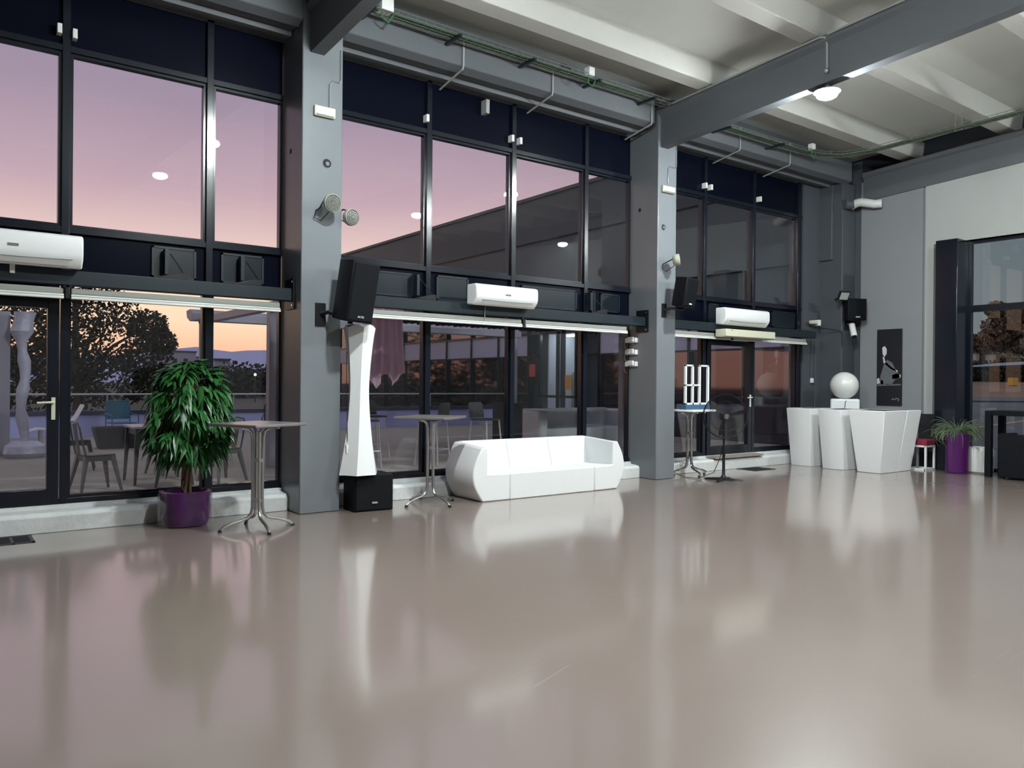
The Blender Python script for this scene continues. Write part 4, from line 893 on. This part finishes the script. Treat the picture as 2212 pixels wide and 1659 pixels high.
# ------------------------------------------------------------------ the wing across the terrace
WX = 15.4
wb = thing('building_wing', 'long dark wing of the building with glazed ground floor across the terrace', 'building', (WX, 20, 0))
B(WX+.35, 20, 9.9, 17.55, -.3, 3.2).build('wall', 'wingclad', wb); B(WX+.35, 20, 19.25, 34.5, -.3, 3.2).build('wall', 'wingclad', wb); B(WX+2.6, 20, 17.55, 19.25, -.3, 3.2).build('wall', 'wingclad', wb)
B(WX+.0, 20, 9.9, 34.5, 4.25, 7.42).build('upper_wall', 'wingclad', wb); B(WX+.3, 20, 9.9, 34.5, 3.2, 4.25).build('wall', 'wingclad', wb)
B(WX-.06, WX+.2, 9.9, 34.5, 7.40, 7.50).build('roof_edge', 'wingclad', wb); B(WX-.02, WX, 9.9, 34.5, 6.0, 6.05).build('cladding_joint', 'navypanel', wb)
y = 9.9
while y < 34.4:
    y2 = min(y+1.66, 34.5)
    if not (17.2 < (y+y2)/2 < 19.3):
        B(WX+.10, WX+.14, y, y2, DZ, 2.40).build('glass_pane', 'wingglass', wb, smooth=False); B(WX+.05, WX+.12, y, y2, 2.42, 3.10).build('spandrel', 'wingband', wb, smooth=False)
    B(WX+.10, WX+.14, y, y2, 3.14, 4.25).build('glass_pane' if y > 20 else 'cladding_panel', 'wingglass' if y > 20 else 'wingclad', wb, smooth=False)
    B(WX, WX+.16, y2-.03, y2+.03, DZ, 4.25).build('mullion', 'navy', wb); y = y2
for z in (2.40, 3.10): B(WX, WX+.16, 9.9, 17.5, z-.02, z+.02).build('transom', 'navy', wb); B(WX, WX+.16, 19.3, 34.5, z-.02, z+.02).build('transom', 'navy', wb)
# lit room behind the door
m = MB(); m.box(WX+.35, WX+2.6, 17.55, 17.6, DZ, 3.2).box(WX+.35, WX+2.6, 19.2, 19.25, DZ, 3.2).box(WX+2.55, WX+2.6, 17.6, 19.2, DZ, 3.2).box(WX+.35, WX+2.6, 17.6, 19.2, 3.1, 3.2).box(WX+.35, WX+2.6, 17.6, 19.2, 0, DZ+.01); m.build('lit_room', 'roomwhite', wb, smooth=False)
MB().box(WX+.9, WX+1.0, 17.8, 19.0, 3.04, 3.09).build('tube_light', 'tube', wb)
m = MB(); m.box(WX, WX+.1, 17.5, 17.58, DZ, 3.14).box(WX, WX+.1, 19.22, 19.3, DZ, 3.14).box(WX, WX+.1, 18.36, 18.44, DZ, 3.14).box(WX, WX+.1, 17.5, 19.3, 1.10, 1.18).box(WX, WX+.1, 17.5, 19.3, DZ, DZ+.12); m.build('door_frame', 'navy', wb)
B(WX-.02, WX-.003, 17.68, 17.98, 1.35, 1.80).build('notice', 'orangesign', wb); B(WX-.02, WX-.003, 19.45, 19.75, 1.75, 2.15).build('notice', 'redsign', wb)
B(WX+1.3, WX+1.9, 18.3, 19.15, DZ+.01, 1.9).build('cupboard', 'alugrey', wb)
# ------------------------------------------------------------------ trees, hills, town
def leaf_cloud(m, c, r, n, size, rnd, hole=0.0):
    for k in range(n):
        a = rnd.uniform(0, 6.283); e = rnd.uniform(-1, 1); q = rnd.uniform(.2, 1)**.45
        s_ = math.sqrt(1-e*e); p = Vector((c[0]+r[0]*q*s_*math.cos(a), c[1]+r[1]*q*s_*math.sin(a), c[2]+r[2]*q*e))
        d = Vector((rnd.uniform(-1, 1), rnd.uniform(-1, 1), rnd.uniform(-1, 1))).normalized(); u = d.orthogonal().normalized(); v = d.cross(u); w_ = size*rnd.uniform(.6, 1.3)
        kk = len(m.v); m.v += [tuple(p-u*w_), tuple(p-v*w_*.6), tuple(p+u*w_), tuple(p+v*w_*.6)]; m.f.append((kk, kk+1, kk+2, kk+3))
def tree(name, label, x, y, z0, h, blobs, lm, size, n, rnd, tm='bark', group=None):
    t = thing(name, label, 'tree', (x, y, z0), 0, group)
    m = MB(); m.tube([(x, y, z0), (x+.1, y, z0+h*.25), (x-.05, y, z0+h*.5), (x, y, z0+h*.8)], [h*.035, h*.028, h*.02, h*.008], 8)
    for bx, by, bz, br in blobs: m.tube([(x, y, z0+h*.3), (x+bx*.5, y+by*.5, z0+bz*.8), (x+bx, y+by, z0+bz)], [h*.016, h*.01, h*.003], 5)
    m.build('trunk', tm, t)
    m = MB()
    for bx, by, bz, br in blobs: leaf_cloud(m, (x+bx, y+by, z0+bz), (br, br, br*.8), n, size, rnd)
    m.build('crown', lm, t, smooth=False)
    return t
rnd = random.Random(3)
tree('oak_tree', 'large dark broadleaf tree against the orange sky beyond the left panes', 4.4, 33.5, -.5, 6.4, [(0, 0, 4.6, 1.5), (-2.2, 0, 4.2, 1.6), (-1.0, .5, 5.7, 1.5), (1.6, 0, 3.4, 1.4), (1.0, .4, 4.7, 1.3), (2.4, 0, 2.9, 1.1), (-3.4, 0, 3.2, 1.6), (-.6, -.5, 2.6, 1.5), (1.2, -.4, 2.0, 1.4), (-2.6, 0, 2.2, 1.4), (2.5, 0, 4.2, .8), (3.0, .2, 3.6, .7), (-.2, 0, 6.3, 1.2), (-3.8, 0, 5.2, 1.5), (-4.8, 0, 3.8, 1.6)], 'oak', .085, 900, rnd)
dl = Vector((.597, .802)); rt = Vector((.802, -.597))
def at(px, d):      # a spot on the ground plan seen in direction px at distance d
    k = (px-1106)/1685; return (dl.x+rt.x*k)*d, (dl.y+rt.y*k)*d
for px, d, h, r, lab in ((475, 150, 4.2, 5, 'just right of the small brick building'), (500, 140, 5.6, 5, 'left of the street lamp'), (530, 135, 5.2, 5, 'right behind the street lamp'), (556, 150, 4.8, 5, 'between the street lamp and the pergola post'), (590, 160, 5.0, 6, 'between the pergola post and the first column'),
                         (350, 120, 4.0, 6, 'nearest to the oak'), (395, 130, 4.5, 5, 'behind the top of the potted tree'), (435, 140, 4.5, 5, 'left of the window mullion, past the potted tree')):
    x, y = at(px, d)
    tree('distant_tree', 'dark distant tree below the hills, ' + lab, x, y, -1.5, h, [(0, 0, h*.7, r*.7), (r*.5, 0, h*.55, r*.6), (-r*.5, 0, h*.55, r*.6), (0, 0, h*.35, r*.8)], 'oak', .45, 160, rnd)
for x, y, h, lab in ((3.6, 47, 7.0, 'dark tree standing behind the large oak'), (-2.0, 45, 7.5, 'dark tree beyond the far left of the terrace'), (-9, 46, 8, 'dark tree well left of the picture'), (-17, 47, 8, 'last dark tree left of the picture')):
    tree('park_tree', lab, x, y, -1.5, h, [(0, 0, h*.75, 2.2), (2, 0, h*.6, 2.2), (-2, 0, h*.6, 2.2), (0, 0, h*.4, 2.6), (2.4, 0, h*.35, 2), (-2.4, 0, h*.35, 2)], 'oak', .16, 500, rnd)
# hills
m = MB(); top = [(-400, 770), (0, 778), (200, 770), (330, 766), (352, 762), (385, 754), (423, 750), (463, 756), (500, 760), (531, 757), (570, 756), (604, 757), (680, 760), (800, 770), (1100, 790)]
f = []; bk = []
for px, py in top:
    x, y = at(px, 900); x2, y2 = at(px, 1100); z = (822-py)/1685*900+1.55; f += [(x, y, z)]; bk += [(x2, y2, z)]
fb = [(x*.93, y*.93, -5) for x, y, z in f]; mid = [(x*.97, y*.97, z*.55) for x, y, z in f]
m.loft([fb, mid, f, bk], cap=False, closed=False); o = m.build('hill', 'hill', smooth=False); tag(o, 'hill ridge on the horizon, tinted violet for haze', 'hill')
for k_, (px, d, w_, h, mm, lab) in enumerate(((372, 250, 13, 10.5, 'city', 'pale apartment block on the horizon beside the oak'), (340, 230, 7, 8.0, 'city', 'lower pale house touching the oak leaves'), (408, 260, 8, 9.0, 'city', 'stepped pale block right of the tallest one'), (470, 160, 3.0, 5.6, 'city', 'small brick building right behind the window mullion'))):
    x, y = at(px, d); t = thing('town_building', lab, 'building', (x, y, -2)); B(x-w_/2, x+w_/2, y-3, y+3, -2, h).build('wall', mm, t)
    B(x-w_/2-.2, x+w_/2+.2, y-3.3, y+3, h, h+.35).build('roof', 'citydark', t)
    for i in range(3):
        for j in range(2): B(x-w_/2+w_*(.2+.25*i), x-w_/2+w_*(.3+.25*i), y-3.1, y-3, h*(.35+.3*j), h*(.5+.3*j)).build('window', 'citydark', t)
for px, d, z, lab in ((551, 110, 2.4, 'street lamp glowing left of the pergola post'), (594, 100, 3.8, 'tiny far street lamp right of the pergola post')):
    x, y = at(px, d); t = thing('street_lamp', lab, 'street lamp', (x, y, -1.5)); MB().cyl((x, y, -1.5), (x, y, z), .08, 6).build('pole', 'planterbox', t); MB().sphere((x, y, z), .16, 10, 6).build('lamp_head', 'streetglow', t)
# ------------------------------------------------------------------ ground and airfield to the right
struct(B(-500, 1200, -600, 1300, -1.6, -1.5).build('floor_ground', 'ground', smooth=False))
def strip(name, pts, m): return struct(MB().add(pts, [tuple(range(len(pts)))]).build(name, m, smooth=False))
struct(MB().box(16.2, 60, -60, 9.9, -1.49, -.06).build('floor_apron', 'tarmac', smooth=False))
q = [at(1500, 62), at(3400, 62), at(3400, 123), at(1500, 123)]; strip('floor_apron_far', [(*at(1600, 20), -.05), (*at(3600, 20), -.05), (*at(3600, 123), -.05), (*at(1600, 123), -.05)], 'tarmac')
strip('floor_field', [(*at(1500, 122), -.06), (*at(3600, 122), -.06), (*at(3600, 215), 4.4), (*at(1500, 215), 4.4)], 'field')
a, b_ = at(1990, 81), at(2700, 82); a2, b2 = at(1990, 84), at(2700, 85); o = MB().loft([[(*a, -.04), (*b_, -.04), (*b2, -.04), (*a2, -.04)], [(*a, .12), (*b_, .12), (*b2, .12), (*a2, .12)]]).build('kerb_strip', 'postergrey'); tag(o, 'dark kerb line across the apron outside the right window', 'kerb')
a, b_ = at(2085, 29), at(2330, 46); o = MB().loft([[(a[0], a[1], -.05), (b_[0], b_[1], -.05), (b_[0]+.4, b_[1]+.5, -.05), (a[0]+.3, a[1]+.3, -.05)], [(a[0], a[1], -.035), (b_[0], b_[1], -.035), (b_[0]+.4, b_[1]+.5, -.035), (a[0]+.3, a[1]+.3, -.035)]]).build('painted_line', 'yellowline'); tag(o, 'faded yellow line painted on the apron', 'line')
rnd = random.Random(8)
for px, d, h, r, lab in ((2070, 200, 14, 3.5, 'bare brown tree at the left edge of the right window'), (2098, 210, 13, 3, 'thin brown tree just inside the right window'), (2125, 215, 9, 3, 'low brown tree behind the pale sheds'), (2150, 195, 21, 3.8, 'tallest brown autumn tree beyond the airfield'), (2183, 200, 17, 4.5, 'brown autumn tree above the yellow sign'), (2207, 195, 20, 5, 'brown autumn tree at the right edge of the picture')):
    x, y = at(px, d); tree('autumn_tree', lab, x, y, 3.0, h, [(0, 0, h*.85, r*.7), (r*.3, 0, h*.65, r), (-r*.4, 0, h*.5, r), (0, 0, h*.3, r*1.1), (r*.5, 0, h*.35, r)], 'brownleaf', .6, 520, rnd)
m = MB()
for px in range(2040, 2290, 9): x, y = at(px, 182); leaf_cloud(m, (x, y, 5.0), (3.4, 2.5, 2.9), 130, .5, rnd)
o = m.build('hedge', 'oak', smooth=False); tag(o, 'dark hedge along the foot of the autumn trees', 'hedge')
for px, w_, lab in ((2103, 1.7, 'pale shed among the trees, left one'), (2139, 1.7, 'pale shed among the trees, right one')):
    x, y = at(px, 189); t = thing('shed', lab, 'shed', (x, y, 3)); B(x-w_/2, x+w_/2, y-w_/2, y+w_/2, 3.2, 9.6 if px < 2110 else 9.4).build('shed_wall', 'mat' if False else 'cream', t); B(x-w_/2-.2, x+w_/2+.2, y-w_/2-.2, y+w_/2+.2, 9.6 if px < 2110 else 9.4, (9.6 if px < 2110 else 9.4)+.15).build('shed_roof', 'citydark', t)
x, y = at(2188, 160); t = thing('airfield_sign', 'yellow box sign on the airfield grass', 'sign', (x, y, 1.85)); B(x-1.35, x+1.35, y-.5, y+.5, 1.9, 3.45).build('sign_face', 'yellow', t, bevel=.05); B(x-1.0, x-.6, y-.4, y+.4, 1.7, 1.9).build('foot', 'planterbox', t); B(x+.6, x+1.0, y-.4, y+.4, 1.7, 1.9).build('foot', 'planterbox', t)
# parked light aircraft, its wing tip shows across the right window
t = thing('light_aircraft', 'parked light aircraft whose slim pale blue wing reaches into the right window', 'aircraft', (41, 15, -.05))
a, c = Vector((*at(2099, 42), 2.62)), Vector((*at(2450, 42), 3.1)); ch_ = Vector((.6, .8, 0))
MB().loft([[tuple(p-ch_*.1), tuple(p+ch_*.6+Vector((0, 0, .0))), tuple(p+ch_*1.3+Vector((0, 0, -.02))), tuple(p+ch_*.5+Vector((0, 0, th)))] for p, th in ((a, .06), (a.lerp(c, .2), .14), (c, .2))]).build('wing', 'plane', t)
f0 = c + ch_*-1.5 + Vector((0, 0, -.9)); f1 = c + ch_*6 + Vector((0, 0, -.9))
MB().tube([tuple(f0), tuple(f0+ch_*.8), tuple(f0+ch_*2.5), tuple(f0+ch_*5), tuple(f1)], [.25, .5, .65, .4, .15], 14).build('fuselage', 'plane', t)
MB().tube([tuple(c+ch_*.5+Vector((0, 0, -1.5))), tuple(c+ch_*.5+Vector((.3, 0, -3.0)))], .05, 6).build('landing_strut', 'plane', t); MB().sphere(tuple(c+ch_*.5+Vector((.3, 0, -2.85))), .2, 12, 8).build('wheel', 'blackmetal', t)
